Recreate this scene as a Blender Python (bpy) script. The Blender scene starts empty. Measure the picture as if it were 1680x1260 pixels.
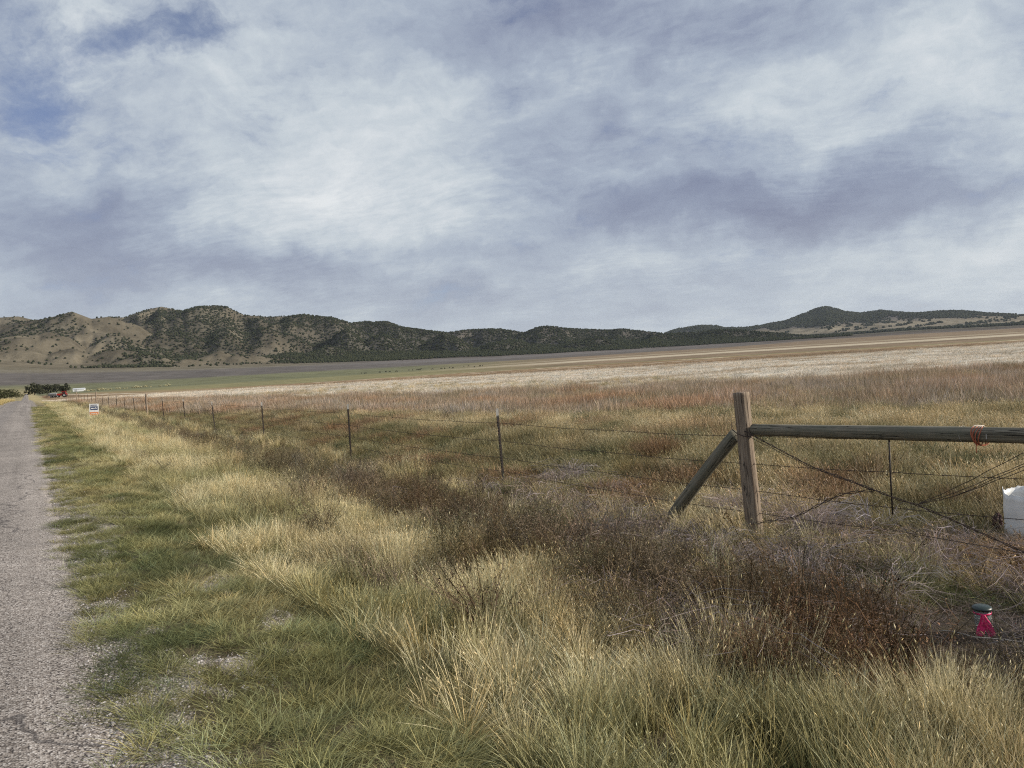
import bpy, bmesh, math, random
import numpy as np
from mathutils import Vector, Matrix
random.seed(7); rng = np.random.default_rng(11)
PI = math.pi
scene = bpy.context.scene
COL = scene.collection

# ------------------------------------------------------------------ camera frame (x right of road, y along road)
FPX = 1262.0
RHO = math.radians(3.6); TH = math.radians(1.767); PSI = math.radians(32.168)
F = np.array([math.sin(PSI)*math.cos(TH), math.cos(PSI)*math.cos(TH), -math.sin(TH)])
R0 = np.array([math.cos(PSI), -math.sin(PSI), 0.0]); U0 = np.cross(R0, F)
R = math.cos(RHO)*R0-math.sin(RHO)*U0; U = math.cos(RHO)*U0+math.sin(RHO)*R0
CAM = np.array([0, 0, 2.15])
def ray(px, py): return F+(px-840)/FPX*R+(630-py)/FPX*U
def alpha_of(d):                       # heading right of the view heading
    f = d[0]*math.sin(PSI)+d[1]*math.cos(PSI); r = d[0]*R0[0]+d[1]*R0[1]
    return math.atan2(r, f)
def el_of(px, py):
    d = ray(px, py); return alpha_of(d), d[2]/math.hypot(d[0], d[1])

# ------------------------------------------------------------------ noise
_perm = rng.permutation(512).astype(np.int64); _perm = np.concatenate([_perm, _perm])
_ga = rng.random(512)*2*PI; _gx = np.cos(_ga); _gy = np.sin(_ga)
def noise(x, y, seed=0):
    x = np.asarray(x, float)+seed*17.31; y = np.asarray(y, float)-seed*9.73
    xi = np.floor(x).astype(np.int64); yi = np.floor(y).astype(np.int64)
    xf = x-xi; yf = y-yi
    u = xf*xf*xf*(xf*(xf*6-15)+10); v = yf*yf*yf*(yf*(yf*6-15)+10)
    def g(ix, iy, dx, dy):
        h = _perm[(_perm[ix & 511]+iy) & 511]
        return _gx[h]*dx+_gy[h]*dy
    a = g(xi, yi, xf, yf); b = g(xi+1, yi, xf-1, yf)
    c = g(xi, yi+1, xf, yf-1); d = g(xi+1, yi+1, xf-1, yf-1)
    return ((a*(1-u)+b*u)*(1-v)+(c*(1-u)+d*u)*v)*1.5
def fbm(x, y, o=4, seed=0, g=.5):
    s = 0; a = 1; t = 0
    for i in range(o):
        s = s+a*noise(np.asarray(x)*2**i, np.asarray(y)*2**i, seed+i*3); t += a; a *= g
    return s/t
def sst(a, b, x):
    t = np.clip((np.asarray(x, float)-a)/(b-a), 0, 1); return t*t*(3-2*t)

# ------------------------------------------------------------------ terrain
BX = [0, 100, 300, 450, 600, 800, 1000, 1200, 1350, 1500, 1680]
BY = [36, 30, 22, 18, 14, 9, 7, 6, 7, 7.5, 4.5]
def hor_y(px):
    lo, hi = 300., 900.
    for _ in range(40):
        m = (lo+hi)/2
        if ray(px, m)[2] > 0: lo = m
        else: hi = m
    return lo
base_a = np.array([alpha_of(ray(p, hor_y(p))) for p in BX]); base_e = np.array(BY)/FPX
Rb_a = [alpha_of(ray(p, 600)) for p in (-300, 0, 600, 1000, 1200, 1330, 1900)]
Rb_v = [2300, 2500, 2600, 3000, 3300, 5200, 5600]
def heading(x, y):
    f = x*math.sin(PSI)+y*math.cos(PSI); r = x*R0[0]+y*R0[1]
    return np.arctan2(r, f)
def plain_z(x, y):
    r = np.hypot(x, y); a = heading(x, y)
    e = np.interp(a, base_a, base_e); Rb = np.interp(a, Rb_a, Rb_v)
    k = (e*Rb+2.4)/(Rb-1150)
    return -2.5*sst(110, 430, r)+k*(np.sqrt(np.maximum(0, r-1100)**2+50**2)-50)*(r > 1100)
def near_z(x, y):
    z = .5*(1-sst(.5, 3.4, x))
    z = np.where(x < -3.1, .5-.22*sst(-3.1, -6, x), z)
    off = sst(.4, 1.2, x)+sst(-3.2, -4.2, x)
    z = z+off*(.045*noise(x*.9, y*.9, 3)+.02*noise(x*3.1, y*3.1, 5))
    z = z+.12*sst(9, 14, x)*noise(x*.12, y*.12, 6)-.22*sst(3.6, 5.2, x)*(1-sst(8.6, 11.5, x))
    return z
def Hz(x, y): return near_z(x, y)+plain_z(x, y)

SK1 = [(-420,560),(-300,530),(-180,522),(-90,516),(0,521),(30,519),(60,526),(90,519),(118,511),(150,523),(175,520),(205,521),(240,508),(265,503),(300,511),(320,504),(350,502),(372,504),(400,517),(440,520),(470,519),(500,516),(520,519),(545,521),(575,530),(600,528),(635,528),(660,537),(700,542),(735,546),(760,542),(800,540),(820,540),(860,546),(880,538),(900,535),(925,539),(970,541),(1000,542),(1020,540),(1050,543),(1090,548),(1140,546),(1180,541),(1210,541),(1250,545),(1300,549),(1340,553),(1380,561)]
SK2 = [(1020,575),(1060,560),(1090,548),(1110,541),(1150,535),(1175,535),(1190,539),(1230,538),(1240,536),(1290,527),(1320,515),(1340,507),(1355,504),(1372,507),(1385,512),(1410,515),(1445,510),(1465,512),(1500,515),(1550,511),(1580,511),(1620,515),(1680,517),(1760,520),(1900,523),(2100,530)]
def sk(l):
    v = sorted(el_of(*p) for p in l); return np.array([a for a, _ in v]), np.array([e for _, e in v])
s1a, s1e = sk(SK1); s2a, s2e = sk(SK2)
a_of = lambda px: alpha_of(ray(px, 600))
R_JOIN = 2250.
al = np.linspace(math.radians(-52), math.radians(52), 1500)
rr = np.concatenate([np.linspace(R_JOIN, 5600, 260), np.linspace(5620, 11500, 120)])
AL, RR = np.meshgrid(al, rr, indexing='ij')
HX = RR*np.sin(AL+PSI); HY = RR*np.cos(AL+PSI)
HP = plain_z(HX, HY)
RB = np.interp(AL, Rb_a, Rb_v)
def ridged(x, y, seed):
    s = 0; a = 1; t = 0
    for i in range(4):
        s = s+a*(1-np.abs(noise(x*2**i, y*2**i, seed+i*5))*1.7); t += a; a *= .48
    return s/t
wx = HX+180*noise(HX/900, HY/900, 40); wy = HY+180*noise(HX/900, HY/900, 41)
M = ridged(wx/900, wy/900, 21)
def radial(a, r, s): return 1-np.abs(noise(a*4200/s+.6*noise(a*9, r/700, 8), r/2100, 50))*1.7
SP = radial(AL, RR, 420)
Rr1 = 4300+350*noise(AL*5, AL*0, 60)
RB1 = np.minimum(RB, 3200.)
e1 = sst(0, 1, (RR-RB1-60)/(Rr1-RB1-60))*(1-.9*sst(0, 1500, RR-Rr1))
PK = [(-250,524,4500,1),(-150,520,4300,1),(-60,517,4700,1),(20,519,4700,1),(118,511,3950,.85),(90,519,4300,.8),(175,520,5000,1),(265,503,4900,1),(235,509,4700,.8),(350,502,4150,.95),(318,506,4300,.7),(380,508,4100,.7),(405,519,4300,.8),(445,520,4900,1),(497,515,4000,.9),(525,520,3900,.7),(600,528,4600,1),(637,528,4200,.85),(690,541,4200,.9),(760,542,4500,1),(812,540,4200,.8),(890,535,4100,.95),(940,541,4400,1),(1010,541,4400,1),(1110,546,3900,1),(1205,541,3850,1),(1280,548,3850,1),
      (62,543,3450,.8),(160,540,3600,.7),(205,546,3450,.75),(285,541,3550,.65),(385,545,3500,.6),(455,543,3500,.6),(565,545,3450,.7),(640,550,3500,.7),(720,556,3450,.8),(850,556,3450,.8),(960,558,3450,.8),
      (110,570,2980,.8),(190,572,2950,.8),(245,582,2850,.9),(30,574,2980,.8),(-60,570,3000,.9),(365,575,2960,.7),(410,581,2900,.8),(310,588,2800,.8),(520,568,3150,.8)]
h1 = np.zeros_like(RR)
wv1 = 90*noise(HX/380, HY/380, 61)+38*noise(HX/150, HY/150, 62); wv2 = 90*noise(HX/380, HY/380, 63)+38*noise(HX/150, HY/150, 64)
for q, (px_, py_, r_, ws) in enumerate(PK):
    a_, e_ = el_of(px_, py_); X0 = r_*math.sin(a_+PSI); Y0 = r_*math.cos(a_+PSI)
    H_ = CAM[2]+e_*r_-float(plain_z(np.array([X0]), np.array([Y0]))[0])
    if H_ < 5: continue
    dx = HX+wv1-X0; dy = HY+wv2-Y0; d = np.hypot(dx, dy); an = np.arctan2(dy, dx)
    kk = 3+q % 3
    spur = .5+.5*np.cos(an*kk+q*1.7+1.2*noise(d/300+q, an*0, 65))+.35*np.cos(an*(2*kk+3)+q)
    W_h = H_*(1.85+.34*spur)*ws*1.15+80
    t_ = np.clip(1-d/W_h, 0, 1)
    h1 = np.maximum(h1, H_*(.55*t_+.45*t_*t_*(3-2*t_)))
base_ = 30*sst(0, 1, (RR-RB1)/900)*(1-sst(0, 1200, RR-4600))*(1-sst(a_of(1150), a_of(1350), AL))
h1 = np.maximum(h1, base_*(1+.6*fbm(HX/300, HY/300, 3, 31)))
h1 = h1*(1+.10*fbm(HX/240, HY/240, 5, 30, .5))+.03*h1*ridged(HX/160, HY/160, 66)
Rr2 = 8300
e2 = sst(5700, Rr2, RR)**1.5*(1-.9*sst(0, 2400, RR-Rr2))
h2 = e2*(.45+.4*ridged(HX/1700, HY/1700, 70)+.10*fbm(HX/420, HY/420, 3, 75))
def fit(h, sa, se, lo, hi):
    tgt = np.interp(al, sa, se, left=-1, right=-1)*1.0
    zmax = np.maximum(tgt, -.0)
    out = np.zeros_like(h)
    k = np.full(len(al), 40.)
    for i in range(len(al)):
        if tgt[i] <= 0 or h[i].max() < 1e-3: k[i] = 0; continue
        a, b = 0., 6000. if h.max() < 20 else 6.
        hi_ = h[i]; p = HP[i]; r = rr
        for _ in range(26):
            m = (a+b)/2
            e = ((p+m*hi_*(r < 12000)-CAM[2])/r)[h[i] > .25*h[i].max()].max()
            if e > tgt[i]: b = m
            else: a = m
        k[i] = a
    return h*k[:, None]
h1 = np.maximum(h1, 0); h2 = np.maximum(h2, 0)
D1 = fit(h1, s1a, s1e, 0, 0); D2 = fit(h2, s2a, s2e, 0, 0)
HH = HP+np.maximum(D1, D2)
DH = np.maximum(D1, D2)
RNG2 = D2 > D1

def new_mesh(name, verts, faces, smooth=False, attrs=None):
    """verts (n,3) array; faces either (m,k) int array or list of arrays (mixed)"""
    me = bpy.data.meshes.new(name)
    verts = np.asarray(verts, np.float32)
    if not isinstance(faces, list): faces = [np.asarray(faces)]
    faces = [np.asarray(f) for f in faces if len(f)]
    nl = sum(f.size for f in faces); nf = sum(len(f) for f in faces)
    me.vertices.add(len(verts)); me.vertices.foreach_set('co', verts.ravel())
    me.loops.add(nl); me.loops.foreach_set('vertex_index', np.concatenate([f.ravel() for f in faces]).astype(np.int32))
    tot = np.concatenate([np.full(len(f), f.shape[1]) for f in faces])
    st = np.concatenate([[0], np.cumsum(tot)[:-1]])
    me.polygons.add(nf); me.polygons.foreach_set('loop_start', st.astype(np.int32))
    try: me.polygons.foreach_set('loop_total', tot.astype(np.int32))
    except Exception: pass
    me.update(calc_edges=True); me.validate()
    if smooth: me.shade_smooth()
    for k, v in (attrs or {}).items():
        v = np.asarray(v, np.float32)
        if v.ndim == 1:
            a = me.attributes.new(k, 'FLOAT', 'POINT'); a.data.foreach_set('value', v)
        elif v.shape[1] == 4:
            a = me.attributes.new(k, 'FLOAT_COLOR', 'POINT'); a.data.foreach_set('color', v.ravel())
        else:
            a = me.attributes.new(k, 'FLOAT_VECTOR', 'POINT'); a.data.foreach_set('vector', v.ravel())
    return me
def link(name, me, mat=None, parent=None, loc=None, rot=None):
    o = bpy.data.objects.new(name, me); COL.objects.link(o)
    if mat is not None and me is not None and len(me.materials) == 0: me.materials.append(mat)
    if parent: o.parent = parent
    if loc is not None: o.location = loc
    if rot is not None: o.rotation_euler = rot
    return o
def tag(o, label=None, cat=None, group=None, kind=None):
    if label: o['label'] = label
    if cat: o['category'] = cat
    if group: o['group'] = group
    if kind: o['kind'] = kind
    return o
def empty(name, loc, rz=0, **k):
    o = link(name, None, loc=loc, rot=(0, 0, rz)); o.empty_display_size = .2
    return tag(o, **k)
def grid_faces(nu, nv, wrap=False):
    i = np.arange(nu-1 if not wrap else nu)[:, None]; j = np.arange(nv-1)[None, :]
    i2 = (i+1) % nu
    return np.stack([i*nv+j, i2*nv+j, i2*nv+j+1, i*nv+j+1], -1).reshape(-1, 4)

# ------------------------------------------------------------------ materials
def mat(name):
    m = bpy.data.materials.new(name); m.use_nodes = True
    nt = m.node_tree; nt.nodes.clear()
    return m, nt
class N:
    def __init__(s, nt): s.nt = nt
    def n(s, t, **k):
        x = s.nt.nodes.new(t)
        for a, v in k.items():
            if a == 'inp':
                for key, val in v.items():
                    if isinstance(val, bpy.types.NodeSocket): s.nt.links.new(val, x.inputs[key])
                    else: x.inputs[key].default_value = val
            else: setattr(x, a, v)
        return x
    def math(s, op, a, b=0.0, c=None, clamp=False):
        x = s.n('ShaderNodeMath', operation=op, use_clamp=clamp, inp={0: a, 1: b})
        if c is not None:
            if isinstance(c, bpy.types.NodeSocket): s.nt.links.new(c, x.inputs[2])
            else: x.inputs[2].default_value = c
        return x.outputs[0]
    def vmath(s, op, a, b=(0, 0, 0)):
        x = s.n('ShaderNodeVectorMath', operation=op, inp={0: a, 1: b})
        return x.outputs[1] if op in ('DOT_PRODUCT', 'LENGTH') else x.outputs[0]
    def mix(s, f, a, b, bt='MIX'):
        x = s.n('ShaderNodeMix', data_type='RGBA', blend_type=bt)
        for key, val in ((0, f), (6, a), (7, b)):
            if isinstance(val, bpy.types.NodeSocket): s.nt.links.new(val, x.inputs[key])
            else: x.inputs[key].default_value = val if key == 0 else (tuple(val)+(1,))[:4]
        return x.outputs[2]
    def ramp(s, f, pts):
        x = s.n('ShaderNodeValToRGB', inp={0: f}); e = x.color_ramp.elements
        while len(e) < len(pts): e.new(.5)
        for i, (p, c) in enumerate(pts):
            e[i].position = p; e[i].color = (tuple(c)+(1,))[:4] if hasattr(c, '__len__') else (c, c, c, 1)
        return x.outputs[0]
    def mr(s, v, a, b, c=0., d=1., smooth=True):
        x = s.n('ShaderNodeMapRange', interpolation_type='SMOOTHSTEP' if smooth else 'LINEAR', inp={0: v, 1: a, 2: b, 3: c, 4: d})
        return x.outputs[0]
    def noise(s, vec, sc, det=4, rough=.5, dist=0.):
        return s.n('ShaderNodeTexNoise', inp={'Vector': vec, 'Scale': sc, 'Detail': det, 'Roughness': rough, 'Distortion': dist})
    def attr(s, name, typ='GEOMETRY'): return s.n('ShaderNodeAttribute', attribute_name=name, attribute_type=typ)
    def out(s, sh, disp=None):
        o = s.n('ShaderNodeOutputMaterial'); s.nt.links.new(sh, o.inputs[0])
    def pos(s): return s.n('ShaderNodeNewGeometry').outputs['Position']
    def obj(s): return s.n('ShaderNodeTexCoord').outputs['Object']
    def bump(s, h, st, dist): return s.n('ShaderNodeBump', inp={'Height': h, 'Strength': st, 'Distance': dist}).outputs[0]
    def pbr(s, col, rough=.8, normal=None, metal=0., spec=.3):
        x = s.n('ShaderNodeBsdfPrincipled', inp={'Base Color': col if isinstance(col, bpy.types.NodeSocket) else (tuple(col)+(1,))[:4], 'Roughness': rough, 'Metallic': metal, 'Specular IOR Level': spec})
        if normal is not None: s.nt.links.new(normal, x.inputs['Normal'])
        return x.outputs[0]

def m_simple(name, col, rough=.7, var=.15, scale=20, metal=0., dirt=None, spec=.3):
    m, nt = mat(name); b = N(nt)
    nz = b.noise(b.obj(), scale, 5, .6).outputs[0]
    k = b.mr(nz, .3, .7, 1-var, 1+var)
    c = b.mix(1., (tuple(col)+(1,))[:4], b.n('ShaderNodeCombineColor', inp={0: k, 1: k, 2: k}).outputs[0], 'MULTIPLY')
    if dirt:
        n2 = b.noise(b.obj(), scale*.35, 6, .65).outputs[0]
        c = b.mix(b.mr(n2, .48, .68), c, dirt)
    b.out(b.pbr(c, rough, b.bump(nz, .2, .01), metal, spec)); return m

def m_grass(name, root, tip, trans=.45, var=.5):
    """blade colour: per-instance col x root/tip variation along each blade"""
    m, nt = mat(name); b = N(nt)
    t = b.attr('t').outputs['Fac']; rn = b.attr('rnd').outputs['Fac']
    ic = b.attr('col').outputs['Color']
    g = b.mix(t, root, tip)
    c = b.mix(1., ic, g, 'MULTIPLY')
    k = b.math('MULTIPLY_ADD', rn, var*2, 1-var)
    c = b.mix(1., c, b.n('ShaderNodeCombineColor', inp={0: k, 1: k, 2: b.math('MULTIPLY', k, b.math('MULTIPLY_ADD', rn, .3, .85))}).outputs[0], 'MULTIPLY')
    d = b.n('ShaderNodeBsdfDiffuse', inp={0: c}).outputs[0]
    tr = b.n('ShaderNodeBsdfTranslucent', inp={0: c}).outputs[0]
    mx = b.n('ShaderNodeMixShader', inp={0: trans, 1: d, 2: tr}).outputs[0]
    b.out(mx); return m

def m_ground():
    m, nt = mat('ground_soil'); b = N(nt); P = b.pos()
    c = b.attr('gcol').outputs['Color']; gv = b.attr('grav').outputs['Fac']
    n1 = b.noise(P, 6., 8, .7).outputs[0]; n2 = b.noise(P, .5, 6, .6).outputs[0]; n3 = b.noise(P, .035, 6, .62).outputs[0]
    k = b.math('MULTIPLY', b.mr(n1, .3, .7, .72, 1.28), b.mr(n2, .3, .7, .86, 1.14))
    k = b.math('MULTIPLY', k, b.mr(n3, .3, .7, .85, 1.15))
    c = b.mix(1., c, b.n('ShaderNodeCombineColor', inp={0: k, 1: k, 2: k}).outputs[0], 'MULTIPLY')
    vo = b.n('ShaderNodeTexVoronoi', inp={'Vector': P, 'Scale': 62.})
    cell = b.n('ShaderNodeSeparateColor', inp={0: vo.outputs['Color']}).outputs[0]
    st = b.ramp(cell, [(0, (.15, .125, .105)), (.35, (.28, .24, .205)), (.75, (.42, .37, .32)), (1, (.62, .565, .51))])
    st = b.mix(b.mr(vo.outputs['Distance'], .45, .85), st, (.10, .085, .07))
    nm = b.noise(P, 2.3, 6, .7).outputs[0]
    f = b.math('MULTIPLY', gv, 1.0); f = b.mr(b.math('ADD', f, b.math('MULTIPLY', b.math('SUBTRACT', nm, .5), 1.3)), .35, .6)
    f = b.math('MULTIPLY', f, b.mr(gv, 0., .1))
    c = b.mix(f, c, st)
    h = b.math('ADD', b.math('MULTIPLY', n1, .6), b.math('MULTIPLY', vo.outputs['Distance'], -.5))
    b.out(b.pbr(c, .95, b.bump(h, .6, .03), spec=.1)); return m

def m_road():
    m, nt = mat('chip_seal'); b = N(nt); P = b.pos()
    vo = b.n('ShaderNodeTexVoronoi', inp={'Vector': P, 'Scale': 100.})
    cell = b.n('ShaderNodeSeparateColor', inp={0: vo.outputs['Color']}).outputs[0]
    st = b.ramp(cell, [(0, (.17, .140, .118)), (.3, (.32, .275, .235)), (.7, (.45, .395, .345)), (1, (.68, .62, .56))])
    st = b.mix(b.mr(vo.outputs['Distance'], .42, .85), st, (.06, .052, .05))
    sx = b.n('ShaderNodeSeparateXYZ', inp={0: P}).outputs[0]
    n2 = b.noise(P, .7, 6, .62).outputs[0]
    mp = b.n('ShaderNodeMapping', inp={'Vector': P, 'Scale': (2.2, .06, 1)}).outputs[0]
    n3 = b.noise(mp, 1., 4, .6).outputs[0]
    n4 = b.noise(P, 9., 5, .7).outputs[0]
    k = b.math('MULTIPLY', b.mr(n2, .3, .72, .88, 1.12), b.mr(n3, .3, .7, .86, 1.14))
    k = b.math('MULTIPLY', k, b.mr(n4, .25, .75, .85, 1.15))
    k = b.math('MULTIPLY', k, .92)
    c = b.mix(1., st, b.n('ShaderNodeCombineColor', inp={0: k, 1: k, 2: k}).outputs[0], 'MULTIPLY')
    # worn darker bitumen along the left wheel track, tar crack lines
    tr = b.math('MULTIPLY', b.mr(sx, -2.1, -1.7), b.mr(sx, -.9, -1.3))
    c = b.mix(b.math('MULTIPLY', tr, .22), c, (.16, .15, .15))
    wv = b.n('ShaderNodeTexVoronoi', feature='DISTANCE_TO_EDGE', inp={'Vector': b.vmath('ADD', P, b.vmath('SCALE', b.noise(P, 1.5, 3).outputs[1])), 'Scale': .16})
    cr = b.mr(wv.outputs['Distance'], .004, .0015)
    c = b.mix(b.math('MULTIPLY', cr, .6), c, (.05, .045, .045))
    b.out(b.pbr(c, .92, b.bump(vo.outputs['Distance'], -.7, .012), spec=.12)); return m

def m_hills():
    m, nt = mat('hill_slopes'); b = N(nt); P = b.pos()
    c = b.attr('gcol').outputs['Color']
    n1 = b.noise(P, .012, 8, .68).outputs[0]; n2 = b.noise(P, .0022, 6, .6).outputs[0]
    k = b.math('MULTIPLY', b.mr(n1, .3, .7, .72, 1.25), b.mr(n2, .3, .7, .85, 1.15))
    c = b.mix(1., c, b.n('ShaderNodeCombineColor', inp={0: k, 1: k, 2: k}).outputs[0], 'MULTIPLY')
    b.out(b.pbr(c, 1., b.bump(n1, .8, 12.), spec=.0)); return m

def m_wood(name, c0, c1, axis=2, green=None, ck=1.):
    m, nt = mat(name); b = N(nt); O = b.obj()
    sc = [34, 34, 34]; sc[axis] = 1.1
    mp = b.n('ShaderNodeMapping', inp={'Vector': O, 'Scale': tuple(sc)}).outputs[0]
    n1 = b.noise(mp, 1., 8, .7, .4).outputs[0]
    sc = [13, 13, 13]; sc[axis] = .5
    mp2 = b.n('ShaderNodeMapping', inp={'Vector': O, 'Scale': tuple(sc)}).outputs[0]
    n2 = b.noise(mp2, 1., 4, .6).outputs[0]
    n3 = b.noise(O, 3.5, 5, .6).outputs[0]
    c = b.mix(b.mr(n1, .34, .62), c0, c1)
    if green: c = b.mix(b.math('MULTIPLY', b.mr(n3, .40, .62), .6), c, green)
    crack = b.math('MULTIPLY', b.mr(b.math('ABSOLUTE', b.math('SUBTRACT', n2, .5)), .010, .002), ck)
    c = b.mix(crack, c, (.025, .02, .016))
    h = b.math('SUBTRACT', n1, b.math('MULTIPLY', crack, 1.2))
    b.out(b.pbr(c, .9, b.bump(h, .9, .012), spec=.15)); return m

M_GROUND = m_ground(); M_ROAD = m_road(); M_HILLS = m_hills()
M_POST = m_wood('weathered_post', (.15, .105, .075), (.36, .285, .21))
M_RAIL = m_wood('weathered_rail', (.10, .095, .065), (.24, .215, .15), 1, (.12, .135, .085))
M_STEEL = m_simple('dark_steel', (.045, .04, .035), .6, .3, 60, .3, (.10, .055, .035))
M_WIRE = m_simple('rusty_wire', (.07, .05, .042), .7, .3, 40, .4)
M_WHITE = m_simple('white_paint', (.72, .71, .68), .5, .08, 30)
M_TIP = m_simple('faded_tip_paint', (.36, .35, .32), .6, .25, 30, dirt=(.2, .16, .12))
M_DRUM = m_simple('white_plastic', (.80, .79, .76), .45, .05, 6, dirt=(.45, .41, .33))
M_PINK = m_simple('pink_ribbon', (.90, .05, .20), .35, .10, 60, spec=.6)
M_GREEN = m_simple('green_lid', (.02, .035, .03), .35, .2, 40, spec=.6)
M_NAVY = m_simple('navy_print', (.045, .065, .13), .5, .05, 20)
M_ORANGE = m_simple('orange_print', (.72, .24, .09), .5, .12, 20)
M_RED = m_simple('red_paint', (.42, .028, .02), .4, .2, 2, dirt=(.2, .05, .03))
M_MAROON = m_simple('maroon_scrap', (.055, .02, .022), .6, .4, 40)
M_DARK = m_simple('dark_machine', (.035, .032, .032), .7, .3, 3)
M_RUST = m_simple('rusty_iron', (.22, .10, .05), .85, .3, 3)
M_GREY = m_simple('grey_load', (.42, .42, .42), .7, .2, 1)
M_TWINE = m_simple('orange_twine', (.42, .13, .07), .9, .2, 80)
M_TWINEW = m_simple('bleached_twine', (.72, .62, .50), .9, .2, 80)
M_RUBBER = m_simple('black_rubber', (.02, .02, .02), .8, .2, 5)
M_SHED = m_simple('shed_wall', (.80, .80, .78), .6, .05, .5)
M_SHEDROOF = m_simple('shed_roof', (.55, .56, .57), .5, .1, .5)
M_COW = m_simple('black_hide', (.014, .012, .011), .8, .3, 3)
M_TRUNK = m_simple('tree_bark', (.09, .07, .055), .95, .3, 3)
M_CORD = m_simple('pale_cord', (.52, .48, .42), .8, .15, 60)
def m_glass():
    m, nt = mat('clear_glass'); b = N(nt)
    x = b.n('ShaderNodeBsdfPrincipled', inp={'Base Color': (.8, .85, .84, 1), 'Roughness': .12, 'Transmission Weight': .8, 'IOR': 1.3})
    b.out(x.outputs[0]); return m
M_GLASS = m_glass()
def m_leaf(name, col):
    m, nt = mat(name); b = N(nt)
    rn = b.attr('rnd').outputs['Fac']; k = b.math('MULTIPLY_ADD', rn, 1.0, .5)
    c = b.mix(1., (tuple(col)+(1,))[:4], b.n('ShaderNodeCombineColor', inp={0: k, 1: k, 2: k}).outputs[0], 'MULTIPLY')
    mx = b.n('ShaderNodeMixShader', inp={0: .25, 1: b.n('ShaderNodeBsdfDiffuse', inp={0: c}).outputs[0], 2: b.n('ShaderNodeBsdfTranslucent', inp={0: c}).outputs[0]}).outputs[0]
    b.out(mx); return m
M_LEAFD = m_leaf('dull_foliage', (.06, .062, .038)); M_LEAFG = m_leaf('green_foliage', (.062, .066, .032)); M_LEAFP = m_leaf('pale_foliage', (.50, .46, .28))

# ------------------------------------------------------------------ mesh builder
class MB:
    def __init__(s): s.v = []; s.f = []; s.n = 0; s.sm = []
    def add(s, vs, fs):
        s.v += [tuple(v) for v in vs]; s.f += [tuple(i+s.n for i in f) for f in fs]; s.n += len(vs)
    def box(s, c, d, rot=None):
        vs = [Vector(((i & 1)-.5, ((i >> 1) & 1)-.5, ((i >> 2) & 1)-.5)) for i in range(8)]
        vs = [Vector((v.x*d[0], v.y*d[1], v.z*d[2])) for v in vs]
        if rot is not None: vs = [rot @ v for v in vs]
        s.add([v+Vector(c) for v in vs], [(0, 2, 3, 1), (4, 5, 7, 6), (0, 1, 5, 4), (2, 6, 7, 3), (0, 4, 6, 2), (1, 3, 7, 5)])
    def tube(s, pts, r, n=6, cap=True, jit=None):
        pts = [Vector(p) for p in pts]; rs = r if hasattr(r, '__len__') else [r]*len(pts)
        up = None; vs = []; m = len(pts)
        for i, p in enumerate(pts):
            t = (pts[min(i+1, m-1)]-pts[max(i-1, 0)]).normalized()
            if up is None: up = t.orthogonal().normalized()
            up = (up-t*up.dot(t)).normalized(); b = t.cross(up)
            for k in range(n):
                a = 2*PI*k/n; q = rs[i]*(1+(jit(i, k) if jit else 0))
                vs.append(p+(up*math.cos(a)+b*math.sin(a))*q)
        fs = [(i*n+k, i*n+(k+1) % n, (i+1)*n+(k+1) % n, (i+1)*n+k) for i in range(m-1) for k in range(n)]
        if cap: fs += [tuple(reversed(range(n))), tuple((m-1)*n+k for k in range(n))]
        s.add(vs, fs)
    def lathe(s, prof, c=(0, 0, 0), n=24, a0=0, a1=2*PI):
        full = abs(a1-a0-2*PI) < 1e-6; k = n if full else n+1; vs = []
        for (r, z) in prof:
            for i in range(k):
                a = a0+(a1-a0)*i/n; vs.append((c[0]+r*math.cos(a), c[1]+r*math.sin(a), c[2]+z))
        fs = [(j*k+i, j*k+(i+1) % k, (j+1)*k+(i+1) % k, (j+1)*k+i) for j in range(len(prof)-1) for i in range(n)]
        s.add(vs, fs)
    def build(s, name, m, parent=None, smooth=False, loc=None, rot=None):
        me = bpy.data.meshes.new(name); me.from_pydata(s.v, [], s.f); me.update()
        if smooth: me.shade_smooth()
        return link(name, me, m, parent, loc, rot)

# ------------------------------------------------------------------ band curves (world), x -> y
def band(pts):
    lx = np.log([p[0] for p in pts]); ly = np.log([p[1] for p in pts])
    def f(x, y):
        x = np.maximum(x, .5); q = np.log(x)
        v = np.interp(q, lx, ly)
        v = np.where(q < lx[0], ly[0]+(q-lx[0])*(ly[1]-ly[0])/(lx[1]-lx[0])*.6, v)
        v = np.where(q > lx[-1], ly[-1]+(q-lx[-1])*(-1.6), v)
        return np.log(np.maximum(y, .5))-v        # >0 beyond the curve
    return f
A_R0 = alpha_of(ray(640, 600)); A_R1 = alpha_of(ray(980, 600))
b_rust = band([(8, 75), (12.1, 39.8), (15.9, 19.4), (23.4, 10.5)])
b_white = band([(8, 170), (15.4, 97.3), (29.4, 35.8), (44.5, 20.0)])
b_far = band([(12, 330), (37.3, 161.9), (72.3, 87.9), (125.1, 56.0)])

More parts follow.
